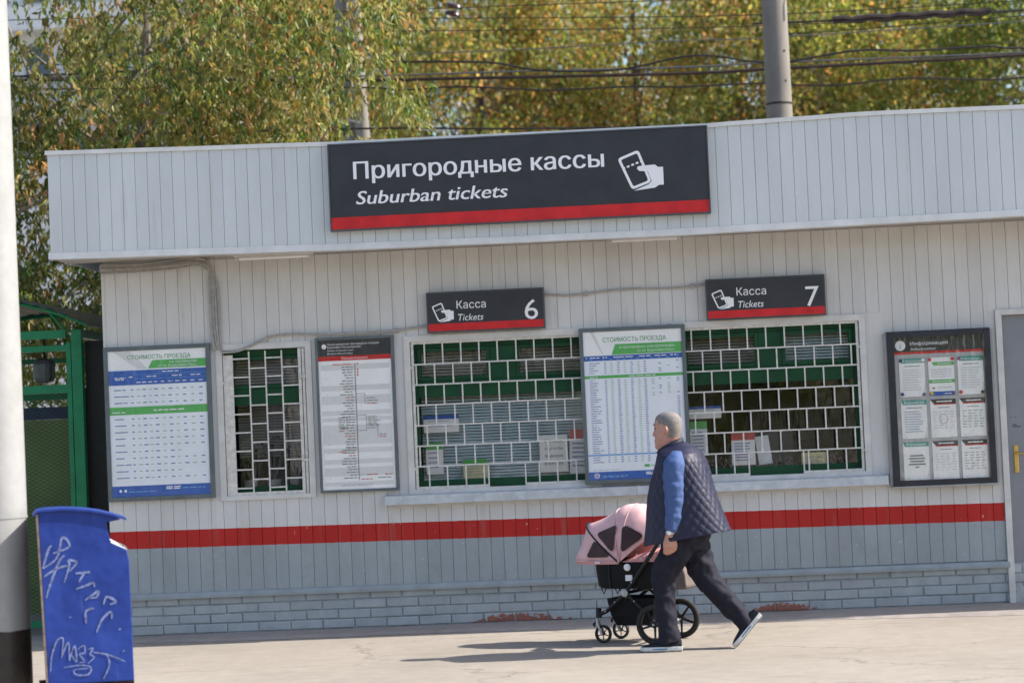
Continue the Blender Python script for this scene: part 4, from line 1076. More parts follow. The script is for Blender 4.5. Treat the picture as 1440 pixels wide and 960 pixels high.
add('brake_lever', Geo().tube([PP(-.02, .12, .155), PP(-.06, .12, .13), PP(-.075, .06, .125)], .009, 6), 'black_metal', pram)
for sd in (1, -1): add('cot_strap', Geo().tube([PP(.37, .192 * sd, .59), PP(.37, .186 * sd, .50), PP(.37, .178 * sd, .40)], .006, 6), 'tyre', pram)
# basket
rings = [[PP(u, v, z) for u, v in ((u1, w), (u1, -w), (u0_, -w), (u0_, w))] for u0_, u1, w, z in ((.10, .36, .12, .125), (.05, .385, .155, .20), (.03, .41, .165, .325), (.04, .40, .155, .325), (.06, .38, .145, .20))]
add('basket', Geo().loft(rings, True), 'black_fab', pram, bevel=.01)
# wheels
def wheel(c, rad, wid, spokes, ax):
    w = add('wheel', Geo().lathe(c, ax, [(-wid * .55, rad * .13), (-wid * .6, rad * .17), (wid * .6, rad * .17), (wid * .65, rad * .08)], 14), 'black_metal', pram, True)
    prof = [(-wid / 2, rad * .80), (-wid / 2, rad * .93), (-wid * .3, rad * .99), (0, rad), (wid * .3, rad * .99), (wid / 2, rad * .93), (wid / 2, rad * .80), (0, rad * .77), (-wid / 2, rad * .80)]
    g = Geo().loft([[*r_] for r_ in [[]]] if False else [[0]], False) if False else Geo()
    n = 36; axv = Vector(ax).normalized(); e = axv.cross(Vector((0, 0, 1))).normalized(); f_ = axv.cross(e); cv = Vector(c)
    g.loft([[cv + axv * d + (e * math.cos(2 * PI * j / n) + f_ * math.sin(2 * PI * j / n)) * r_ for j in range(n)] for d, r_ in prof], False)
    add('tyre', g, 'tyre', w, True)
    prof = [(-wid * .35, rad * .72), (-wid * .35, rad * .80), (wid * .35, rad * .80), (wid * .35, rad * .72), (-wid * .35, rad * .72)]
    g = Geo().loft([[cv + axv * d + (e * math.cos(2 * PI * j / n) + f_ * math.sin(2 * PI * j / n)) * r_ for j in range(n)] for d, r_ in prof], False)
    add('rim', g, 'black_metal', w, True)
    for k in range(spokes):
        a = 2 * PI * k / spokes + .3; d = e * math.cos(a) + f_ * math.sin(a)
        add('spoke', Geo().tube([cv + d * rad * .12, cv + d * rad * .75], [rad * .075, rad * .055], 6), 'black_metal', w)
    add('hub_pin', Geo().lathe(cv + axv * wid * .6, axv, [(0, .009), (.012, .009), (.014, .004)], 10), 'steel', w, True)
wheel(PP(0, .235, .145), .145, .034, 5, pn); wheel(PP(0, -.235, .145), .145, .034, 5, pn)
for side in (1, -1):
    v = .150 * side
    add('castor_housing', Geo().tube([PP(.485, v, .255), PP(.485, v, .185)], [.021, .023], 10), 'black_metal', pram, True)
    add('castor_fork', Geo().tube([PP(.495, v, .19), PP(.492, v + .02, .15), PP(.458, v + .022, .066)], [.012, .010, .008], 8).tube([PP(.495, v, .19), PP(.492, v - .02, .15), PP(.458, v - .022, .066)], [.012, .010, .008], 8), 'steel', pram, True)
    add('castor_lock', Geo().tube([PP(.50, v, .16), PP(.53, v, .135), PP(.52, v, .12)], .010, 6), 'black_metal', pram)
    wheel(PP(.455, v, .066), .066, .028, 5, pn)
# bag slung behind the carrycot
bag = thing('pram_bag', PP(-.19, 0, .39), 'taupe fabric bag hanging behind the carrycot of the pram', 'bag')
rings = [[PP(u, v, z) for u, v in ((-.10, w), (-.10, -w), (-.10 - d_, -w), (-.10 - d_, w))] for w, d_, z in ((.13, .10, .385), (.15, .12, .40), (.155, .115, .50), (.15, .09, .575))]
add('bag_body', Geo().loft(rings), 'taupe', bag, bevel=.015)
for sd in (.1, -.1): add('strap', Geo().tube([PP(-.15, sd, .57), PP(-.20, sd, .75), PP(-.235, sd, .95)], .006, 6), 'taupe', bag)

# ================================================================== man
MY = -2.31
man = thing('person', (1.2, MY, 0), 'grey-haired man in navy quilted vest walking left behind a pram', 'person')
MROT = R(-15)
def ML(p):      # world point -> the man's unturned frame
    return Matrix.Translation((1.2, MY, 0)) @ Matrix.Rotation(-MROT, 4, 'Z') @ Matrix.Translation((-1.2, -MY, 0)) @ Vector(p)
def ering(cx, cy, cz, ax, ay, n=20, tilt=(0, 0), pw=2.0, rotz=0):
    out = []
    for j in range(n):
        a = 2 * PI * j / n; ca, sa = math.cos(a), math.sin(a); e = 2 / pw
        x = ax * math.copysign(abs(ca) ** e, ca); y = ay * math.copysign(abs(sa) ** e, sa)
        out.append((cx + x, cy + y, cz + tilt[0] * x + tilt[1] * y))
    return out
def limb(path, radii, n=14, flat=1.0, k=4):
    P = smooth_path(path, k); rs = []
    for i in range(len(radii) - 1):
        for j in range(k): rs.append(radii[i] + (radii[i + 1] - radii[i]) * j / k)
    rs.append(radii[-1]); return P, rs
body = Geo()
# --- head (local frame: f forward, s to the man's left), turned a little towards the pram
HY = R(4); HC = Vector((1.187, MY, 0)); hf = Vector((-math.cos(HY), math.sin(HY), 0)); hs = Vector((-math.sin(HY), -math.cos(HY), 0))
def HP(f_, s_, z): return HC + hf * f_ + hs * s_ + Vector((0, 0, z))
HR = [(1.393, .072, -.02, .038), (1.402, .088, -.045, .050), (1.425, .093, -.066, .061), (1.45, .093, -.076, .067), (1.475, .091, -.084, .070), (1.50, .090, -.092, .0725), (1.525, .086, -.098, .0745), (1.545, .083, -.101, .0755), (1.565, .090, -.102, .0765), (1.585, .089, -.101, .0765), (1.605, .083, -.096, .074), (1.625, .071, -.086, .067), (1.642, .050, -.066, .053), (1.653, .026, -.040, .034), (1.658, .008, -.018, .014)]
def head_ring(z, fr, bk, w, grow=0, n=28):
    out = []
    for j in range(n):
        a = 2 * PI * j / n; ca, sa = math.cos(a), math.sin(a); e = .86
        m_ = (fr + bk) / 2; h_ = (fr - bk) / 2 + grow
        out.append(HP(m_ + h_ * math.copysign(abs(ca) ** e, ca), (w + grow) * math.copysign(abs(sa) ** e, sa), z))
    return out
body.loft([head_ring(*r_) for r_ in HR])
# nose, brow, lips, chin, ears
body.loft([[HP(.080, -.009, 1.548), HP(.080, .009, 1.548), HP(.094, .004, 1.548), HP(.094, -.004, 1.548)], [HP(.082, -.014, 1.52), HP(.082, .014, 1.52), HP(.106, .006, 1.52), HP(.106, -.006, 1.52)], [HP(.082, -.018, 1.498), HP(.082, .018, 1.498), HP(.113, .008, 1.50), HP(.113, -.008, 1.50)], [HP(.080, -.014, 1.488), HP(.080, .014, 1.488), HP(.100, .006, 1.487), HP(.100, -.006, 1.487)]])
for s_ in (1, -1):
    body.tube([HP(.090, .008 * s_, 1.562), HP(.084, .030 * s_, 1.566), HP(.070, .052 * s_, 1.560)], [.007, .008, .006], 8)
    body.tube([HP(-.004, .073 * s_, 1.555), HP(-.016, .083 * s_, 1.553), HP(-.022, .085 * s_, 1.535), HP(-.014, .080 * s_, 1.515), HP(-.004, .074 * s_, 1.502)], [.008, .009, .010, .009, .007], 8)
    body.tube([HP(-.004, .072 * s_, 1.545), HP(-.006, .077 * s_, 1.528), HP(-.002, .073 * s_, 1.51)], .012, 8)
for zz, ff in ((1.462, .094), (1.450, .093)): body.tube([HP(ff - .012, -.024, zz), HP(ff, -.008, zz + .001), HP(ff, .008, zz + .001), HP(ff - .012, .024, zz)], [.004, .0062, .0062, .004], 6)
body.tube([HP(.078, -.012, 1.412), HP(.082, 0, 1.413), HP(.078, .012, 1.412)], .015, 8)
# neck, torso, pelvis
body.loft([ering(1.222, MY, 1.30, .085, .095), ering(1.215, MY, 1.36, .070, .074), ering(1.205, MY, 1.42, .066, .064), ering(1.198, MY, 1.47, .066, .062), ering(1.195, MY, 1.50, .06, .06)])
body.loft([ering(1.27, MY, .70, .13, .15), ering(1.285, MY, .85, .17, .17), ering(1.275, MY, 1.0, .18, .18), ering(1.275, MY, 1.15, .165, .185), ering(1.27, MY, 1.27, .13, .19), ering(1.255, MY, 1.345, .09, .15), ering(1.24, MY, 1.38, .05, .06)])
# legs
YF, YBk = MY - .085, MY + .085
fleg = [(x + .022, y, z) for x, y, z in [(1.27, YF + .01, .82), (1.215, YF, .70), (1.138, YF, .585), (1.108, YF, .492), (1.110, YF, .398), (1.116, YF, .306), (1.120, YF, .215), (1.128, YF, .13), (1.135, YF, .06)]]
bleg = [(x - .022, y + .10 * max(0, x - 1.35), z) for x, y, z in [(1.30, YBk - .01, .82), (1.345, YBk, .70), (1.375, YBk, .59), (1.425, YBk, .478), (1.505, YBk, .376), (1.585, YBk, .276), (1.665, YBk, .185), (1.70, YBk, .14)]]
P, rs = limb(fleg, [.09, .088, .075, .06, .055, .053, .045, .038, .036]); body.tube(P, rs, 14)
P, rs = limb(bleg, [.09, .088, .078, .062, .056, .052, .042, .036]); body.tube(P, rs, 14)
# arms
AY = MY - .205
AX = .055
larm = [(1.245 + AX * .6, MY - .13, 1.325), (1.222 + AX, AY, 1.26), (1.216 + AX, AY - .015, 1.16), (1.214 + AX, AY - .02, 1.045), (1.200 + AX, AY - .02, .93), (1.180 + AX, AY - .02, .845), (1.168 + AX, AY - .02, .80)]
P, rs = limb(larm, [.055, .058, .05, .044, .038, .030, .028]); body.tube(P, rs, 14)
HB = ML(PP(-.238, .06, .968)); phl = (ML(PO + ph) - ML(PO)).normalized(); pnl = (ML(PO + pn) - ML(PO)).normalized()
WR = HB + Vector((.055, -.03, .03))
rarm = [(1.255, MY + .13, 1.325), (1.285, MY + .19, 1.24), (1.36, MY + .22, 1.11), WR + Vector((.10, -.11, .05)), WR + Vector((.05, -.05, .02)), WR]
P, rs = limb(rarm, [.055, .056, .046, .042, .034, .030]); body.tube(P, rs, 14)
# left hand: palm, four fingers slightly curled, thumb along the front
W0 = Vector((1.168 + AX, AY - .02, .80)); hd = Vector((-.10, 0, -1)).normalized(); hx = Vector((-1, -.25, .10)).normalized(); hnorm = hd.cross(hx).normalized()
def LH(a, b, c): return W0 + hd * a + hx * b + hnorm * c
body.loft([[LH(a, b * w, c * .015) for b, c in ((-1, -1), (1, -1), (1.15, 0), (1, 1), (-1, 1), (-1.15, 0))] for a, w in ((-.02, .024), (.01, .030), (.05, .038), (.075, .037))])
for i, (b, L_) in enumerate(((.030, .074), (.011, .082), (-.009, .076), (-.028, .060))):
    sgn = 1
    pts = [LH(.060, b, 0), LH(.060 + L_ * .45, b * 1.02, .006), LH(.060 + L_ * .72, b * 1.0, .022), LH(.060 + L_ * .85, b * .95, .040)]
    body.tube(smooth_path(pts, 3), [.0095] * 7 + [.0088, .008, .006], 8)
body.tube(smooth_path([LH(.008, -.026, .004), LH(.045, -.046, .016), LH(.078, -.046, .026), LH(.102, -.040, .03)], 3), [.012] * 4 + [.0115] * 3 + [.0105, .009, .006], 8)
# right hand closed round the handle
body.tube([WR, HB + Vector((.02, -.01, .022))], [.03, .026], 10)
for i in range(4):
    q = ML(PP(-.238, .10 - .024 * i, .968))
    body.tube(smooth_path([q + Vector((.02, 0, .024)), q + phl * .020 + Vector((0, 0, .020)), q + phl * .026 + Vector((0, 0, -.008)), q + Vector((0, 0, -.026))], 3), .0088, 8)
body.tube(smooth_path([HB + pnl * .06 + Vector((.02, 0, .02)), HB + pnl * .055 + Vector((0, 0, -.012)), HB + pnl * .03 + Vector((0, 0, -.028))], 3), .0095, 8)
bo = add('body', body, 'skin', man, False)
md = bo.modifiers.new('skin', 'REMESH'); md.mode = 'VOXEL'; md.voxel_size = .0055; md.use_smooth_shade = True
md = bo.modifiers.new('soft', 'SMOOTH'); md.factor = .5; md.iterations = 3
for s_ in (1, -1): add('eye', Geo().lathe(HP(.074, .031 * s_, 1.546), hf, [(0, .011), (.006, .010), (.011, .006), (.013, .001)], 10), 'eye', bo, True)
for s_ in (1, -1): add('eyebrow', Geo().tube([HP(.096, .012 * s_, 1.571), HP(.090, .032 * s_, 1.575), HP(.074, .054 * s_, 1.568)], [.0035, .004, .003], 6), 'hair', bo)
# short grey hair: scalp shell with a hairline
hr = [r_ for r_ in HR if r_[0] >= 1.47]; g = Geo(); n = 28
ZH = lambda j: 1.603 if abs(math.cos(2 * PI * j / n) - 1) < .45 else (1.572 if math.cos(2 * PI * j / n) > .10 else (1.566 if math.cos(2 * PI * j / n) > -.22 else 1.478))
rings = []
for t in np.linspace(0, 1, 16):
    ring = []
    for j in range(n):
        zh_ = ZH(j) + .006 * math.sin(j * 2.3) ; z = zh_ + (1.658 - zh_) * t
        # interpolate the head table
        for (za, fa, ba, wa), (zb, fb, bb, wb) in zip(HR, HR[1:]):
            if za <= z <= zb + 1e-6:
                k = (z - za) / (zb - za); fr_, bk_, w_ = fa + (fb - fa) * k, ba + (bb - ba) * k, wa + (wb - wa) * k; break
        gr = min(1, t * 3 + .12) * (.0015 + .0022 * math.sin(t * PI)) + .5 * .0008 * math.sin(j * 7 + t * 31)
        q = head_ring(z + .004 * t, fr_, bk_, w_, gr)[j]; ring.append(q)
    rings.append(ring)
g.loft(rings, True)
add('hair', g, 'hair', bo, True)
# --- quilted vest
VR = [((.984, .727), (1.590, .822), .232), ((.990, .78), (1.583, .84), .236), ((1.008, .87), (1.562, .90), .238), ((1.022, .97), (1.533, .99), .236), ((1.036, 1.06), (1.508, 1.075), .234), ((1.058, 1.16), (1.482, 1.17), .232), ((1.085, 1.24), (1.463, 1.25), .230), ((1.103, 1.30), (1.445, 1.31), .222), ((1.112, 1.345), (1.420, 1.365), .198), ((1.115, 1.365), (1.385, 1.40), .160), ((1.112, 1.378), (1.345, 1.425), .118), ((1.110, 1.385), (1.315, 1.445), .090)]
def vest_ring(t):
    k = t * (len(VR) - 1); i = min(int(k), len(VR) - 2); f_ = k - i
    a, b = VR[i], VR[i + 1]; m_ = lambda p, q: p + (q - p) * f_
    return (m_(a[0][0], b[0][0]), m_(a[0][1], b[0][1])), (m_(a[1][0], b[1][0]), m_(a[1][1], b[1][1])), m_(a[2], b[2])
NT, NU = 120, 168; rings = []
for it in range(NT + 1):
    t = it / NT; Fp, Bp, bw = vest_ring(t); ring = []
    zmid = (Fp[1] + Bp[1]) / 2
    for j in range(NU):
        a = 2 * PI * j / NU; ca, sa = math.cos(a), math.sin(a); e = .80
        cx = math.copysign(abs(ca) ** e, ca); cy = math.copysign(abs(sa) ** e, sa)
        x = (Fp[0] + Bp[0]) / 2 + (Bp[0] - Fp[0]) / 2 * cx; z = (Fp[1] + Bp[1]) / 2 + (Bp[1] - Fp[1]) / 2 * cx; y = MY + bw * cy
        arc = a / (2 * PI) * 1.36            # metres round the body
        P1 = (arc + zmid * .62) / .058; P2 = (arc - zmid * .62) / .058
        q = (abs(math.sin(PI * P1)) * abs(math.sin(PI * P2))) ** .3
        amp = .011 * max(.15, min(1, (.74 - t) / .16))
        if ca < -.62: amp *= .25             # smooth front band
        d = (q - .6) * amp + .006 * math.sin(9 * z + 3 * a) * (1 - t)
        nx, ny = ca, sa
        ring.append((x + nx * d, y + ny * d, z))
    rings.append(ring)
vest = add('vest', Geo().loft(rings, False), 'vest', man, True); vest.modifiers.remove(vest.modifiers[0])
so_ = vest.modifiers.new('thick', 'SOLIDIFY'); so_.thickness = .010
# collar, armhole piping
cr = []
for zf, zb, rx, ry in ((1.375, 1.432, .104, .092), (1.385, 1.455, .098, .084), (1.392, 1.478, .092, .080)):
    Fx, Bx = 1.205 - rx, 1.205 + rx * .95
    cr.append([((Fx + Bx) / 2 + (Bx - Fx) / 2 * math.cos(2 * PI * j / 32), MY + ry * math.sin(2 * PI * j / 32), (zf + zb) / 2 + (zb - zf) / 2 * math.cos(2 * PI * j / 32)) for j in range(32)])
co = add('collar', Geo().loft(cr, False), 'vest_trim', vest, True); sd = co.modifiers.new('thick', 'SOLIDIFY'); sd.thickness = .012
# --- sleeves (blue pullover)
def sleeve(path, radii, name='sleeve'):
    P, rs = limb(path, radii, k=8)
    rs = [r_ * (1 + .02 * math.sin(i * 1.3) + .02 * math.sin(i * .63 + 1)) if 14 < i < len(rs) - 3 else r_ for i, r_ in enumerate(rs)]
    o = add(name, Geo().tube(P, rs, 26), 'shirt', man, True); o.modifiers.remove(o.modifiers[0])
    sb = o.modifiers.new('sub', 'SUBSURF'); sb.levels = sb.render_levels = 1
    tq = bpy.data.textures.new('sleeve_folds', 'CLOUDS'); tq.noise_scale = .06; tq.noise_depth = 1
    dq = o.modifiers.new('folds', 'DISPLACE'); dq.texture = tq; dq.strength = .016; dq.mid_level = .5
    return o
sleeve([(1.25 + AX * .6, MY - .13, 1.335), (1.222 + AX, AY + .01, 1.29), (1.214 + AX, AY - .005, 1.20), (1.214 + AX, AY - .015, 1.10), (1.212 + AX, AY - .02, 1.02), (1.202 + AX, AY - .02, .93), (1.188 + AX, AY - .02, .865), (1.180 + AX, AY - .02, .838)], [.06, .080, .077, .070, .064, .058, .051, .043])
sleeve([(1.265, MY + .13, 1.33), (1.29, MY + .19, 1.25), (1.36, MY + .22, 1.12), WR + Vector((.10, -.11, .05)), WR + Vector((.04, -.04, .02))], [.06, .078, .062, .056, .042])
# armhole edge of the vest
AH = []
for q in np.linspace(0, 2 * PI, 41): AH.append((1.222 + .082 * math.cos(q) + .012, MY - .232 + .02 * math.cos(q) * 0 - .006, 1.175 + .165 * math.sin(q)))
# watch
wp_ = Vector((1.177 + AX, AY - .02, .828))
wt = add('watch', Geo().lathe(wp_ - hd * .011, hd, [(0, .0325), (0, .036), (.020, .036), (.020, .0325)], 18), 'steel', man, True)
add('watch_face', Geo().lathe(wp_ + Vector((0, -.036, 0)), (0, -1, 0), [(0, .016), (.006, .015), (.007, .012)], 14), 'white', wt, True)
add('ring', Geo().lathe(LH(.088, -.009, .004), hd, [(0, .0098), (0, .0115), (.005, .0115), (.005, .0098)], 12), 'brass', man)
# --- trousers
g = Geo()
g.loft([ering(1.27, MY, .69, .14, .165), ering(1.28, MY, .78, .185, .185), ering(1.285, MY, .90, .19, .19)])
P, rs = limb(fleg[:-1] + [(1.160, YF, .055)], [.10, .110, .100, .086, .077, .072, .072, .077, .080]); 
P = P[:]; g.tube(P, rs, 20)
P, rs = limb(bleg[:-1] + [(1.684, YBk + .03, .150)], [.10, .113, .104, .090, .081, .075, .071, .073]); g.tube(P, rs, 20)
tr = add('trousers', g, 'trousers', man)
md = tr.modifiers.new('cloth', 'REMESH'); md.mode = 'VOXEL'; md.voxel_size = .009; md.use_smooth_shade = True
md = tr.modifiers.new('soft', 'SMOOTH'); md.factor = .5; md.iterations = 6
tx = bpy.data.textures.new('folds', 'CLOUDS'); tx.noise_scale = .075; tx.noise_depth = 1
md = tr.modifiers.new('folds', 'DISPLACE'); md.texture = tx; md.strength = .020; md.mid_level = .5
tx2 = bpy.data.textures.new('creases', 'WOOD'); tx2.wood_type = 'BANDNOISE'; tx2.noise_scale = .09; tx2.turbulence = 9; tx2.noise_basis_2 = 'TRI'
md = tr.modifiers.new('creases', 'DISPLACE'); md.texture = tx2; md.strength = .009; md.mid_level = .5
# --- shoes
def shoe(M, flag):
    """x toward the toe, z up, length .29, heel at x=0"""
    prof = [(0, .030, .075), (.03, .036, .085), (.07, .036, .090), (.11, .038, .082), (.16, .043, .066), (.21, .046, .056), (.25, .042, .048), (.275, .031, .040), (.287, .016, .030)]
    rings = []
    for x, w, h in prof: rings.append([(x, w * math.cos(a) * (1 if math.sin(a) < .1 else .92), .018 + max(0, math.sin(a)) * (h - .018) if math.sin(a) > 0 else .018) for a in np.linspace(0, 2 * PI, 16, endpoint=False)])
    s_ = add('shoe', Geo().loft(rings).xf(M), 'shoe', man, True)
    out = [(x, w + .005) for x, w, h in prof]
    top = [(x - (.006 if x == 0 else 0), w) for x, w in out] + [(x, -w) for x, w in reversed(out)]
    def sl(z0, z1, mat, nm, k=1.0):
        n = len(top); cx_ = .14
        V = [(cx_ + (x - cx_) * k, y * k, z0 + (.020 if x > .25 and z0 < .01 else 0) * 0) for x, y in top] + [(x, y, z1) for x, y in top]
        add(nm, Geo().add(V, [tuple(range(n)), tuple(reversed(range(n, 2 * n)))] + [(i, (i + 1) % n, (i + 1) % n + n, i + n) for i in range(n)]).xf(M), mat, s_, bevel=.003)
    sl(.008, .034, 'sole', 'midsole'); sl(.0, .0078, 'outsole', 'outsole', .97)
    add('stripe', Geo().box(.10, .20, .043, .0515, .016, .024).xf(M), 'sole_b', s_)
def SM(heel, ang, yawz): return Matrix.Translation(heel) @ Matrix.Rotation(PI + yawz, 4, 'Z') @ Matrix.Rotation(ang, 4, 'Y')
shoe(SM(Vector((1.240, YF, .002)), 0, R(10)), 0)
shoe(SM(Vector((1.772, YBk + .035, .215)), R(48), R(14)), 1)
man.rotation_euler = (0, 0, MROT)

# ================================================================== litter bin and post in the foreground
YBIN = -5.3; DEP = .42
bin_ = thing('litter_bin', (-2.2, YBIN, 0), 'blue metal litter bin covered in scratched graffiti beside the white post', 'litter bin')
side = [(-2.446, 1.236), (-2.420, .262), (-1.942, .256), (-1.947, .936), (-1.961, .999), (-2.046, 1.042), (-2.061, 1.111), (-2.068, 1.158), (-1.985, 1.172), (-2.03, 1.196), (-2.10, 1.216), (-2.177, 1.230), (-2.25, 1.239), (-2.327, 1.243), (-2.40, 1.242)]
for y0_, nm in ((YBIN, 'side_panel'), (YBIN + DEP, 'side_panel')): add(nm, Geo().prism(side, y0_, y0_ + .012), 'bin', bin_, bevel=.004)
lidp = [(-2.475, 1.222), (-2.455, 1.244), (-2.40, 1.250), (-2.327, 1.251), (-2.25, 1.247), (-2.177, 1.238), (-2.10, 1.224), (-2.03, 1.204), (-1.955, 1.178)]
rings = [[(x, YBIN - .02, z), (x, YBIN + DEP + .032, z), (x, YBIN + DEP + .032, z - .012), (x, YBIN - .02, z - .012)] for x, z in lidp]
add('lid', Geo().loft(rings), 'bin', bin_, True)
add('back_panel', Geo().add([(-2.458, YBIN - .008, 1.225), (-2.446, YBIN - .008, 1.225), (-2.420, YBIN - .008, .262), (-2.432, YBIN - .008, .262)] + [(-2.458, YBIN + DEP + .02, 1.225), (-2.446, YBIN + DEP + .02, 1.225), (-2.420, YBIN + DEP + .02, .262), (-2.432, YBIN + DEP + .02, .262)], [(0, 1, 2, 3), (7, 6, 5, 4), (0, 4, 5, 1), (1, 5, 6, 2), (2, 6, 7, 3), (3, 7, 4, 0)]), 'bin_edge', bin_)
add('front_panel', Geo().box(-1.957, -1.946, YBIN + .012, YBIN + DEP, .262, .93), 'bin', bin_)
add('bottom', Geo().box(-2.42, -1.95, YBIN + .013, YBIN + DEP - .001, .262, .275), 'dark_metal', bin_)
add('rim', Geo().tube([(-2.046, YBIN + .006, 1.045), (-1.961, YBIN + .006, 1.001), (-1.961, YBIN + DEP, 1.001), (-2.046, YBIN + DEP, 1.045)], .008, 6), 'steel', bin_)
add('stand', Geo().box(-2.47, -1.94, YBIN + .06, YBIN + .10, .20, .255).box(-2.47, -1.94, YBIN + .32, YBIN + .36, .20, .255), 'dark_metal', bin_)
for lx in (-2.46, -1.99):
    for ly in (YBIN + .06, YBIN + .32): add('leg', Geo().box(lx, lx + .04, ly + .001, ly + .039, 0, .1995), 'dark_metal', bin_)
GRAF = [[(-2.429, .916), (-2.399, 1.011), (-2.378, 1.046)], [(-2.429, .916), (-2.348, .975), (-2.315, 1.087), (-2.277, 1.034), (-2.37, .999)], [(-2.425, .871), (-2.35, .913), (-2.286, .927)], [(-2.415, .751), (-2.385, .84), (-2.337, .952), (-2.307, .985)],
 [(-2.313, .832), (-2.281, .927), (-2.285, .955), (-2.24, .942), (-2.282, .893)], [(-2.248, .88), (-2.167, .883)], [(-2.202, .876), (-2.232, .829)], [(-2.251, .79), (-2.193, .808), (-2.152, .82), (-2.147, .797)], [(-2.201, .726), (-2.16, .752), (-2.125, .773), (-2.138, .74), (-2.184, .736)],
 [(-2.099, .693), (-2.08, .738), (-2.03, .708), (-2.065, .692)], [(-2.2, .595), (-2.198, .663), (-2.151, .678)], [(-2.145, .537), (-2.108, .614), (-2.06, .652), (-2.056, .612)], [(-2.405, .337), (-2.396, .422), (-2.365, .506), (-2.33, .516), (-2.343, .409)], [(-2.343, .409), (-2.302, .497), (-2.3, .39)],
 [(-2.3, .39), (-2.268, .474), (-2.26, .383), (-2.287, .423)], [(-2.252, .45), (-2.216, .472), (-2.212, .432), (-2.241, .422), (-2.214, .381), (-2.248, .377)], [(-2.194, .448), (-2.165, .453), (-2.184, .42), (-2.161, .402), (-2.197, .369)], [(-2.166, .43), (-2.081, .41), (-1.99, .367)], [(-2.092, .416), (-2.077, .354), (-2.115, .275)],
 [(-2.33, .354), (-2.243, .362), (-2.181, .346), (-2.199, .307), (-2.262, .31), (-2.273, .338), (-2.198, .341)], [(-2.018, .549), (-2.006, .554)], [(-2.291, .633), (-2.282, .638)], [(-2.0, .424), (-1.99, .429)]]
g = Geo()
for k, st in enumerate(GRAF):
    P = smooth_path([(x, 0, z) for x, z in st], 5) if len(st) > 2 else [Vector((x, 0, z)) for x, z in st]
    w0 = .0075 if k < 12 else .005
    V = []
    for i, p in enumerate(P):
        t_ = (P[min(i + 1, len(P) - 1)] - P[max(i - 1, 0)]).normalized(); nn = Vector((-t_.z, 0, t_.x)); w = w0 * (.45 + .55 * math.sin(PI * (i + .6) / (len(P) + .2))) * random.uniform(.85, 1.1)
        V += [p + nn * w + Vector((0, YBIN - .0012 - .0002 * k, 0)), p - nn * w + Vector((0, YBIN - .0012 - .0002 * k, 0))]
    g.add(V, [(2 * i, 2 * i + 2, 2 * i + 3, 2 * i + 1) for i in range(len(P) - 1)])
add('graffiti', g, 'chalk', bin_, kind='stuff')
bin_.rotation_euler = (0, 0, R(16))
post = thing('lamp_post', (-2.765, -5.1, 0), 'thick white post with black painted foot at the left edge', 'post')
add('shaft', Geo().lathe((-2.765, -5.1, 0), (0, 0, 1), [(0, .185), (1.5, .182), (3.5, .172), (8, .15)], 40), 'post', post, True)
add('collar', Geo().lathe((-2.765, -5.1, 1.20), (0, 0, 1), [(0, .1825), (0, .186), (.012, .186), (.012, .1825)], 40), 'post', post, True)
add('foot', Geo().lathe((-2.765, -5.1, 0), (0, 0, 1), [(0, .24), (.03, .24), (.05, .19)], 30), 'dark_metal', post, True)

# ================================================================== green shelter left of the office
sh = thing('platform_shelter', (-4.6, .8, 0), 'green steel shelter with curved roof and mesh walls left of the office', 'shelter')
SX0, SX1, SY0, SY1 = -5.65, -3.785, .8, 3.4
for x in (SX0, SX1):
    for y in (SY0, SY1):
        add('post', Geo().box(x - .045, x + .045, y - .04, y + .04, 0, 2.60), 'green2', sh, bevel=.005)
        add('inner_stile', Geo().box(x + (-.095 if x == SX1 else .055), x + (-.055 if x == SX1 else .095), y - .025, y + .025, .05, 2.49), 'green2', sh)
for y in (SY0, SY1):
    for z0_, z1_ in ((2.53, 2.60), (2.42, 2.47), (2.06, 2.13), (.06, .12)):
        add('rail', Geo().box(SX0 + .095, SX1 - .095, y - .022, y + .022, z0_, z1_), 'green2', sh)
    arc = [(x, 2.62 + .30 * (1 - ((x - (SX0 + SX1) / 2) / 1.12) ** 2)) for x in np.linspace(SX0 - .1, SX1 + .1, 13)]
    add('arch', Geo().tube([(x, y, z - .03) for x, z in arc], .022, 6), 'green2', sh)
    for k in range(2, 11, 2): add('strut', Geo().tube([(arc[k][0], y, arc[k][1] - .04), (arc[k][0] + (.15 if k % 4 else -.15), y, 2.59)], .011, 6), 'green2', sh)
for x in (SX1,):
    add('side_panel', Geo().box(x - .01, x + .01, SY0 + .05, SY1 - .05, .1, 2.1), 'dark', sh)
    add('rail', Geo().box(x - .03, x + .03, SY0 + .04, SY1 - .04, 2.53, 2.60), 'green2', sh)
rings = []
for x, z in [(x, 2.62 + .30 * (1 - ((x - (SX0 + SX1) / 2) / 1.12) ** 2) + .01 * math.sin(i * 2.2)) for i, x in enumerate(np.linspace(SX0 - .2, SX1 + .22, 50))]:
    rings.append([(x, SY0 - .25, z), (x, SY1 + .2, z), (x, SY1 + .2, z - .012), (x, SY0 - .25, z - .012)])
add('roof_sheet', Geo().loft(rings), 'polycarb', sh, True)
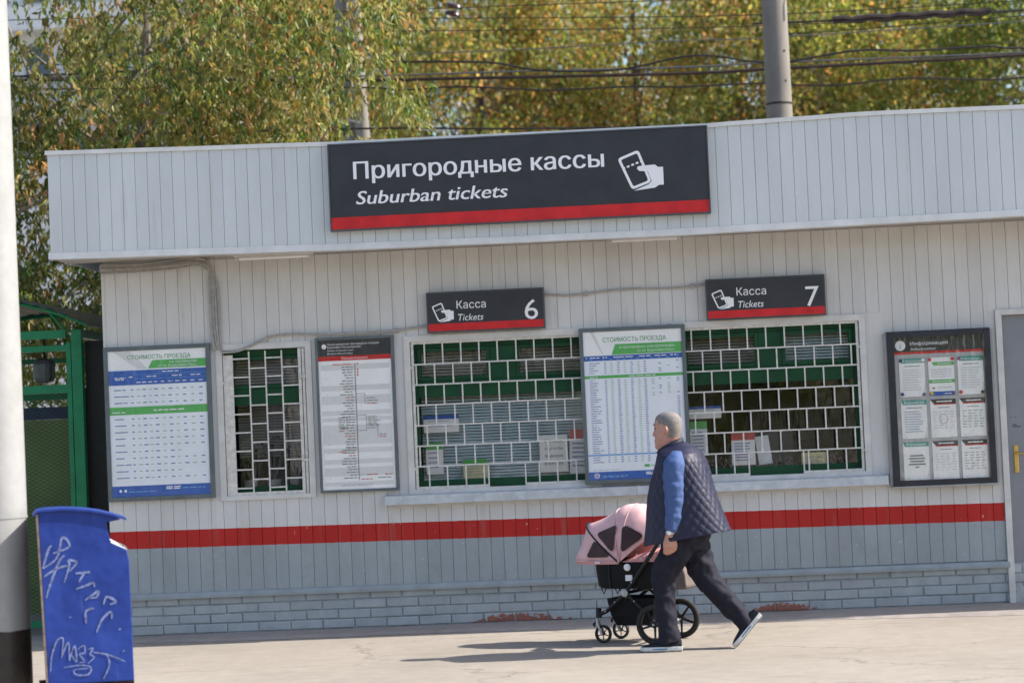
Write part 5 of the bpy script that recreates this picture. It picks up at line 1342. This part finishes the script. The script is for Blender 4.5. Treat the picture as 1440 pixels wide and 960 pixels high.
# expanded metal mesh
g = Geo(); y = SY0
for k in range(-60, 70):
    for s_ in (1, -1):
        xa_, xb_ = SX0 + .1, SX1 - .1; p0 = (xa_, 1.0 + k * .035); 
        z_at = lambda x: p0[1] + s_ * (x - xa_) * .55
        seg = [(x, z_at(x)) for x in np.linspace(xa_, xb_, 24)]
        run = [q for q in seg if .13 < q[1] < 2.06]
        if len(run) > 1:
            (x_0, z_0), (x_1, z_1) = run[0], run[-1]
            g.add([(x_0, y, z_0), (x_0, y, z_0 + .005), (x_1, y, z_1 + .005), (x_1, y, z_1)], [(0, 1, 2, 3)])
add('mesh', g, 'mesh_green', sh, kind='stuff')
add('back_board', Geo().box(SX0 + .1, SX1 - .1, SY0 + .35, SY0 + .38, .15, 1.84), 'olive', sh)
add('back_band', Geo().box(SX0 + .1, SX1 - .1, SY0 + .348, SY0 + .38, 1.842, 1.95), 'navy_panel', sh)
add('side_panel', Geo().box(SX1 + .05, SX1 + .40, SY0 + .06, SY0 + .09, .0, 2.50), 'dark', sh)
box_ = thing('control_box', (-4.12, 1.5, 2.2), 'grey rounded box hanging under the shelter roof', 'box')
add('shell', Geo().box(-4.36, -4.19, 1.4, 1.6, 2.17, 2.39), 'bframe', box_, bevel=.05); add('hanger', Geo().tube([(-4.27, 1.5, 2.39), (-4.27, 1.5, 2.60)], .012, 6), 'dark_metal', box_)

# ================================================================== poles, insulators and wires behind the roof
p1 = thing('concrete_pole', (2.78, 7, 0), 'thick concrete pole rising behind the roof right of the big sign', 'pole')
add('shaft', Geo().lathe((2.78, 7, 0), (0, 0, 1), [(0, .165), (5, .1475), (6.4, .1415), (10, .125)], 28), 'concrete', p1, True)
for z in (5.38, 5.72): add('bolt_hole', Geo().lathe((2.86, 6.88, z), (.5, -.8, 0), [(0, .014), (.006, .012)], 8), 'dark', p1)
add('band', Geo().lathe((2.78, 7, 5.12), (0, 0, 1), [(0, .148), (0, .151), (.022, .151), (.022, .148)], 28), 'dark_metal', p1, True)
add('bracket', Geo().tube([(2.88, 6.93, 6.35), (3.05, 6.9, 6.38), (3.25, 6.9, 6.39)], .014, 6), 'wire_brown', p1)
p2 = thing('twin_pole', (-2.95, 14, 0), 'paired concrete pole half hidden by leaves left of the big sign', 'pole')
for x, r_, lean in ((-3.02, .115, .012), (-2.81, .10, .034)):
    add('shaft', Geo().tube([(x + lean * 5 * 0, 14 + (0 if r_ > .11 else -.15), 0), (x, 14 + (0 if r_ > .11 else -.15), 5.9), (x - .09, 14 + (0 if r_ > .11 else -.15), 9)], [r_ * 1.15, r_, r_ * .9], 18), 'concrete', p2, True)
add('brace_rod', Geo().tube([(-3.16, 13, 6.32), (-2.47, 13, 6.80)], .02, 8), 'steel', p2)
add('brace_rod', Geo().tube([(-3.3, 13, 6.2), (-2.75, 13, 6.05)], .014, 8), 'steel', p2)
def insulator(c, k, label, white=False):
    o = thing('insulator', c, label, 'insulator', 'insulators on the overhead line')
    ax = Vector((.25, -.2, 1)).normalized()
    for i in range(2): add('disc', Geo().lathe(Vector(c) + ax * (i * .11 - .05) * k, ax, [(-.035 * k, .03 * k), (-.03 * k, .11 * k), (.0, .125 * k), (.03 * k, .10 * k), (.045 * k, .03 * k)], 18), 'insul', o, True)
    add('stem', Geo().tube([Vector(c) - ax * .3 * k, Vector(c) + ax * .35 * k], .012, 6), 'steel', o)
    if white: add('cap', Geo().lathe(Vector(c) + Vector((-.08, -.1, -.05)), (0, -1, 0), [(0, .06), (.03, .055), (.055, .03), (.06, .005)], 14), 'porcelain', o, True)
insulator((-1.334, 13, 7.593), 1.0, 'dark brown double insulator hanging above the big sign')
insulator((-3.06, 12.9, 6.47), .85, 'dark insulator with white cap beside the paired pole', True)
insulator((-4.25, 13, 7.45), .8, 'dark insulator among the leaves at the upper left')
WY = 8.0
WIRES = [([(-6.471, 6.782), (-3.345, 6.691), (-1.762, 6.651), (-.446, 6.624), (1.776, 6.583), (2.956, 6.57), (9, 6.55)], .006, 'wire', 'topmost thin black wire crossing above the big sign'),
 ([(-3.003, 6.612), (-1.766, 6.562), (-.452, 6.491), (2.736, 6.36), (5.786, 6.364), (9, 6.40)], .006, 'wire', 'second thin black wire from the top'),
 ([(-3.858, 6.45), (-1.858, 6.412), (-.458, 6.354), (2.729, 6.233), (5.78, 6.246), (9, 6.26)], .006, 'wire', 'third thin black wire from the top'),
 ([(-3.5, 6.16), (-2.333, 6.137), (-1.733, 6.131), (-.468, 6.115), (1.755, 6.115), (2.731, 6.097), (5.774, 6.128), (9, 6.16)], .007, 'wire_grey', 'thin grey wire running above the wavy cable'),
 ([(-6.5, 6.12), (-2.421, 6.081), (-1.642, 6.048), (-.967, 6.013), (-.457, 5.968), (.048, 5.856), (.98, 5.815), (1.746, 5.928), (2.167, 5.914), (2.525, 5.836), (3.028, 5.809), (3.82, 5.894), (4.537, 5.856), (5.345, 5.863), (6.007, 5.82), (9, 5.9)], .014, 'wire', 'black cable that dips and rises in waves'),
 ([(-6.494, 6.133), (-3.891, 5.97), (-1.657, 5.895), (-.292, 5.866), (1.74, 5.809), (2.709, 5.809), (5.755, 5.774), (9, 5.8)], .012, 'wire_grey', 'straight grey cable just above the thick brown bundle'),
 ([(-6.495, 6.098), (-2.644, 5.895), (-1.659, 5.844), (-.975, 5.825), (1.737, 5.741), (2.706, 5.741), (3.025, 5.741), (5.754, 5.749), (9, 5.8)], .022, 'wire_brown', 'thick dark brown cable bundle crossing the whole view'),
 ([(-6.499, 5.986), (-2.347, 5.794), (-1.664, 5.724), (-.979, 5.731), (-.3, 5.669), (.208, 5.626), (1.056, 5.624), (1.73, 5.589), (2.698, 5.58), (3.016, 5.547), (3.575, 5.509), (4.413, 5.549), (5.408, 5.48), (6.072, 5.496), (9, 5.55)], .012, 'wire', 'slack black cable under the thick brown bundle'),
 ([(-6.519, 5.398), (-2.196, 5.289), (-.491, 5.201), (1.708, 5.114), (2.684, 5.114), (6.046, 5.0), (9, 4.95)], .013, 'wire', 'lowest black wire just above the roof edge'),
 ([(2.607, 6.316), (3.053, 6.309), (3.573, 6.306), (5.451, 6.306), (9, 6.33)], .014, 'wire', 'black wire carrying the brown sleeve at the upper right'),
 ([(2.937, 6.188), (3.776, 6.185), (5.78, 6.246), (9, 6.3)], .006, 'wire', 'thin wire under the brown sleeve at the upper right'),
 ([(-6.486, 6.349), (-4.749, 6.188), (-3.021, 6.156)], .009, 'wire', 'short dark wire among the leaves at the upper left')]
for i, (pts, r_, mt, lab) in enumerate(WIRES):
    P = smooth_path([(x, WY + .04 * i, z) for x, z in pts], 6)
    o = add('overhead_wire', Geo().tube(P, r_, 6), mt, None, True, origin=(pts[0][0], WY + .04 * i, pts[0][1])); tag(o, lab, 'wire', 'overhead wires')
slv = add('cable_sleeve', Geo().tube([(3.573 + k * .11, WY + .33, 6.300 + .012 * math.sin(k * 1.9) + .0006 * k) for k in range(18)], [.028 + .016 * (.5 + .5 * math.sin(k * 2.7)) * random.random() + .012 for k in range(18)], 8), 'wire_brown', None, True, origin=(3.573, WY + .33, 6.3))
tag(slv, 'lumpy brown sleeve wrapped on a cable at the upper right', 'cable')
for k, (xx, sag) in enumerate(((-2.25, .0), (-2.18, .12))):
    o = add('hanging_loop', Geo().tube(smooth_path([(xx + .0, 12, 6.62), (xx + .01, 12, 6.35), (xx + .12 + sag, 12, 6.02), (xx + .38 + sag * 2, 12, 5.78), (xx + .8 + sag * 2, 12, 5.74)], 5), .010, 6), 'steel', None, True, origin=(xx, 12, 6.6))
    tag(o, ('pale wire loop hanging nearer the paired pole', 'pale wire loop hanging farther from the paired pole')[k], 'wire', 'hanging wire loops')

# ================================================================== trees
def leaf_mesh(name, C, D, Ln, Wd, colr, mat, parent, fold=.25):
    n = len(C); D = D / np.linalg.norm(D, axis=1, keepdims=True)
    a = rng.normal(size=(n, 3)); Sd = np.cross(D, a); Sd /= np.linalg.norm(Sd, axis=1, keepdims=True); N = np.cross(D, Sd)
    Ln = Ln[:, None]; Wd = Wd[:, None]
    V = np.stack([C, C + D * Ln * .42 + Sd * Wd + N * Wd * fold, C + D * Ln - N * Ln * .12, C + D * Ln * .42 - Sd * Wd + N * Wd * fold], 1).reshape(-1, 3)
    off = wpos(parent); V = V - np.array(off)
    me = bpy.data.meshes.new(name); me.vertices.add(4 * n); me.vertices.foreach_set('co', V.astype(np.float32).ravel())
    idx = (np.arange(n)[:, None] * 4 + np.array([0, 1, 2, 0, 2, 3])[None, :]).ravel().astype(np.int32)
    me.loops.add(6 * n); me.loops.foreach_set('vertex_index', idx)
    me.polygons.add(2 * n); me.polygons.foreach_set('loop_start', np.arange(2 * n, dtype=np.int32) * 3)
    me.update(calc_edges=True)
    at = me.attributes.new('leaf_col', 'FLOAT_COLOR', 'POINT')
    cc = np.concatenate([np.repeat(colr, 4, axis=0), np.ones((4 * n, 1))], 1).astype(np.float32); at.data.foreach_set('color', cc.ravel())
    me.materials.append(MAT[mat]); o = bpy.data.objects.new(name, me); COL.objects.link(o); o.parent = parent; WP[o.name] = off
    return o
def branchy(parent, base, top, limbs, r0_, mat, seed):
    rr = random.Random(seed); g = Geo(); base = Vector(base); top = Vector(top)
    P = smooth_path([base, base.lerp(top, .35) + Vector((rr.uniform(-.2, .2), rr.uniform(-.2, .2), 0)), base.lerp(top, .7) + Vector((rr.uniform(-.3, .3), rr.uniform(-.3, .3), 0)), top], 4)
    g.tube(P, [r0_ * (1 - .85 * i / (len(P) - 1)) for i in range(len(P))], 8)
    for tip, st in limbs:
        s_ = base.lerp(top, st); tip = Vector(tip); mid = s_.lerp(tip, .5) + Vector((rr.uniform(-.25, .25), rr.uniform(-.2, .2), rr.uniform(.0, .35)))
        Q = smooth_path([s_, mid, tip], 4); r1 = r0_ * (1 - .8 * st) * .5
        g.tube(Q, [max(.008, r1 * (1 - .9 * i / (len(Q) - 1))) for i in range(len(Q))], 6)
        for k in range(3):
            a = Q[rr.randint(3, len(Q) - 1)]; b = a + Vector((rr.uniform(-.7, .7), rr.uniform(-.5, .3), rr.uniform(-.3, .5))) * (r0_ * 5)
            g.tube([a, a.lerp(b, .5) + Vector((0, 0, .05)), b], [.012, .008, .004], 5)
    add('trunk', g, mat, parent, True)
PAL = np.array([[.21, .215, .058], [.140, .185, .050], [.36, .27, .11], [.42, .225, .10], [.075, .13, .036], [.33, .32, .12]])
def colours(n, w, clump=None, jit=.22):
    k = rng.choice(len(PAL), size=n, p=np.array(w) / sum(w)); c = PAL[k] * (1 + rng.normal(0, jit, (n, 1))); return np.clip(c, .008, .6)
# near maple at the left: drooping compound leaves
mp = thing('maple_tree', (-4.6, 5.6, 0), 'large drooping maple with yellowing leaves behind the left end of the roof', 'tree', 'trees behind the office')
tips = []
for k in range(680):
    x = rng.uniform(-7.2, -1.2); z = rng.uniform(2.2, 7.4); y = rng.uniform(4.2, 7.6)
    lim = -1.15 - .10 * abs(z - 5.6) - (0 if z > 3.5 else 1.2)
    if x > lim: x = lim - abs(rng.normal(0, .3))
    # thin places towards the upper left where the far building shows
    if -6.4 < x < -4.75 and 5.45 < z < 7.2 and rng.random() < .55: continue
    if x > -2.5 and rng.random() < .35: continue
    tips.append((x, y, z))
lim_ = [(t_, random.uniform(.25, .95)) for t_ in tips[:26]]
branchy(mp, (-4.6, 5.9, 0), (-4.0, 5.9, 8.3), lim_, .11, 'twig', 3)
Cs, Ds, Ls, Ws, Cl = [], [], [], [], []
PER = 27
for t_ in tips:
    w = [5, 3.6, 1.5, .5, 1.9, 2] if rng.random() < .75 else [3.5, 1.6, 3.2, 1.5, .8, 2]
    if t_[2] < 3.6 or t_[0] < -5.4: w = [3, 4, .6, .2, 3.2, 1]
    n = PER
    tc = np.array(t_) + rng.normal(0, 1, (n, 3)) * np.array([.19, .19, .17])
    for c in tc:
        m_ = rng.integers(5, 8); out = rng.normal(0, 1, 3); out[2] = -abs(out[2]) * .3; out /= np.linalg.norm(out) + 1e-6
        col = colours(1, w)[0]
        for q in range(m_):
            s_ = q / m_; Cs.append(c + out * .13 * s_ + np.array([0, 0, -.10 * s_ * s_])); Ds.append(np.array([0, 0, -1.0]) + out * .35 + rng.normal(0, .42, 3))
            Ls.append(rng.uniform(.05, .12)); Ws.append(rng.uniform(.012, .019)); Cl.append(np.clip(col * (1 + rng.normal(0, .16)), .01, .6))
leaf_mesh('crown', np.array(Cs), np.array(Ds), np.array(Ls), np.array(Ws), np.array(Cl), 'leaf_near', mp)['kind'] = 'stuff'
# trees farther back
FAR = [(-17.0, 30, 3.2, [4, 4, 1.2, .8, 3, 1.5], 'dark green tree at far left behind the maple'), (-7.9, 27, 2.7, [4, 4, 1.6, 1, 2.4, 1.5], 'green tree behind the drooping maple'),
 (-5.3, 29, 3.1, [3, 3, 2.2, 3.0, 1.4, 2], 'brownish tree directly behind the paired pole'), (-1.9, 26, 2.8, [3, 2.6, 2.4, 3.6, 1.2, 2], 'rusty orange tree above the left half of the big sign'),
 (1.3, 28, 2.9, [3, 3, 2.2, 3.2, 1.4, 2], 'orange and green tree above the ticket symbol of the big sign'), (4.2, 25.5, 2.5, [4, 3, 2.2, 2.4, 1, 2.4], 'yellow tree just behind the thick concrete pole'),
 (6.8, 28, 2.8, [4, 4, 1.6, 1.6, 2, 2], 'yellow-green tree right of the thick concrete pole'), (9.4, 25, 2.7, [2.6, 4.5, .8, .4, 3.6, 1], 'green tree near the right edge above the roof'),
 (12.3, 28, 3.0, [4, 4, 1.2, .8, 2.4, 1.5], 'yellow-green tree at the right edge'),
 (-7.2, 37, 3.4, [3, 3.4, 1.6, 1.4, 2.4, 1.5], 'tall tree in the back row left of the paired pole'), (0, 38, 3.4, [3, 3.4, 1.8, 2.4, 2, 1.5], 'tall tree in the back row above the middle of the sign'), (7.8, 38, 3.4, [3, 4, 1.2, .8, 3, 1.2], 'tall green tree in the back row at the right'),
 (-3.6, 46, 3.6, [3, 4.4, 1.2, 1.4, 3.4, 1], 'dark tree in the rearmost row left of the hanging insulator'), (4.2, 46, 3.6, [3, 4.4, 1.2, 1.4, 3.4, 1], 'dark tree in the rearmost row behind the thick concrete pole'), (11.8, 45, 3.6, [3, 4.6, .8, .6, 3.6, 1], 'dark tree in the rearmost row at the right edge'),
 (-11.5, -42, 4.2, [3, 4.6, .8, .4, 4.0, 1], 'tree across the square mirrored in the narrow barred window'), (-4.2, -44, 4.4, [3, 4.6, .8, .4, 4.0, 1], 'tree across the square mirrored in window six'),
 (3.2, -42, 4.4, [3, 4.6, .8, .4, 4.0, 1], 'tree across the square mirrored in the left of window seven'), (10.4, -44, 4.4, [3, 4.6, .8, .4, 4.0, 1], 'tree across the square mirrored in the right of window seven')]
for i, (x, y, r_, w, lab) in enumerate(FAR):
    o = thing('tree', (x, y, 0), lab, 'tree', 'trees behind the office')
    clumps = []
    H0 = 12.6 if y < 35 else (14.5 if y < 42 else 16.0)
    while len(clumps) < 125:
        q = rng.normal(0, 1, 3); q /= np.linalg.norm(q); rad = rng.uniform(.35, 1.0) ** .6
        c = np.array([x, y, H0 * (.56 if y > 0 else .48)]) + q * rad * np.array([r_, r_ * .8, H0 * .46]); clumps.append(c)
    clumps = np.array(clumps); branchy(o, (x, y, 0), (x + rng.uniform(-.4, .4), y, H0 * .93), [(tuple(c), random.uniform(.25, .85)) for c in clumps[:34]], .16, 'bark', 50 + i)
    N = 260 if y > 0 else 110
    Cs = np.repeat(clumps, N, axis=0) + rng.normal(0, 1, (len(clumps) * N, 3)) * np.array([.38, .36, .32])
    # leaves hidden far below the roof line may stay sparse
    keep = (Cs[:, 2] > 3.4) | (rng.random(len(Cs)) < .35) | (y < 0); Cs = Cs[keep]
    cw = np.repeat(rng.random(len(clumps)), N)[keep]
    D = rng.normal(0, .75, (len(Cs), 3)) + np.array([0, 0, -.75])
    w1 = np.array(w, float); wa = w1.copy(); wa[2:4] *= .18; wb = w1.copy(); wb[2:4] *= 2.3; wb[4] *= .3
    col = np.where((cw < .68)[:, None], colours(len(Cs), wa), colours(len(Cs), wb))
    leaf_mesh('crown', Cs, D, rng.uniform(.09, .16, len(Cs)) * (1 if y > 0 else 2.2), rng.uniform(.026, .042, len(Cs)) * (1 if y > 0 else 2.2), np.clip(col * 1.28, 0, .62), 'leaf_far', o)['kind'] = 'stuff'

# ================================================================== far apartment block seen through the leaves
ap_ = thing('apartment_block', (-26, 62, 0), 'pale apartment block glimpsed through leaves at the upper left', 'building')
BX0, BX1, BY, BZ = -40.0, -13.5, 62.0, 34.0
add('wall', Geo().box(BX0, BX1, BY, BY + 12, 0, BZ), 'pbuild', ap_)
add('roof', Geo().box(BX0 - .3, BX1 + .3, BY - .3, BY + 12.3, BZ, BZ + .6), 'pbuild_d', ap_)
for fl in range(4, 11):
    zf = fl * 2.9
    add('balcony_band', Geo().box(BX1 - 9, BX1 - .2, BY - .9, BY - .001, zf - .15, zf + .75), 'pbuild_d' if fl % 2 else 'pbuild', ap_)
    for k in range(6):
        xx = BX1 - 1.9 - k * 1.5
        wv = add('window', Geo().box(xx, xx + 1.05, BY - .06, BY - .002, zf + .95, zf + 2.35), 'trim', ap_)
        add('pane', Geo().box(xx + .07, xx + .98, BY - .075, BY - .061, zf + 1.02, zf + 2.28), 'pglass', wv)
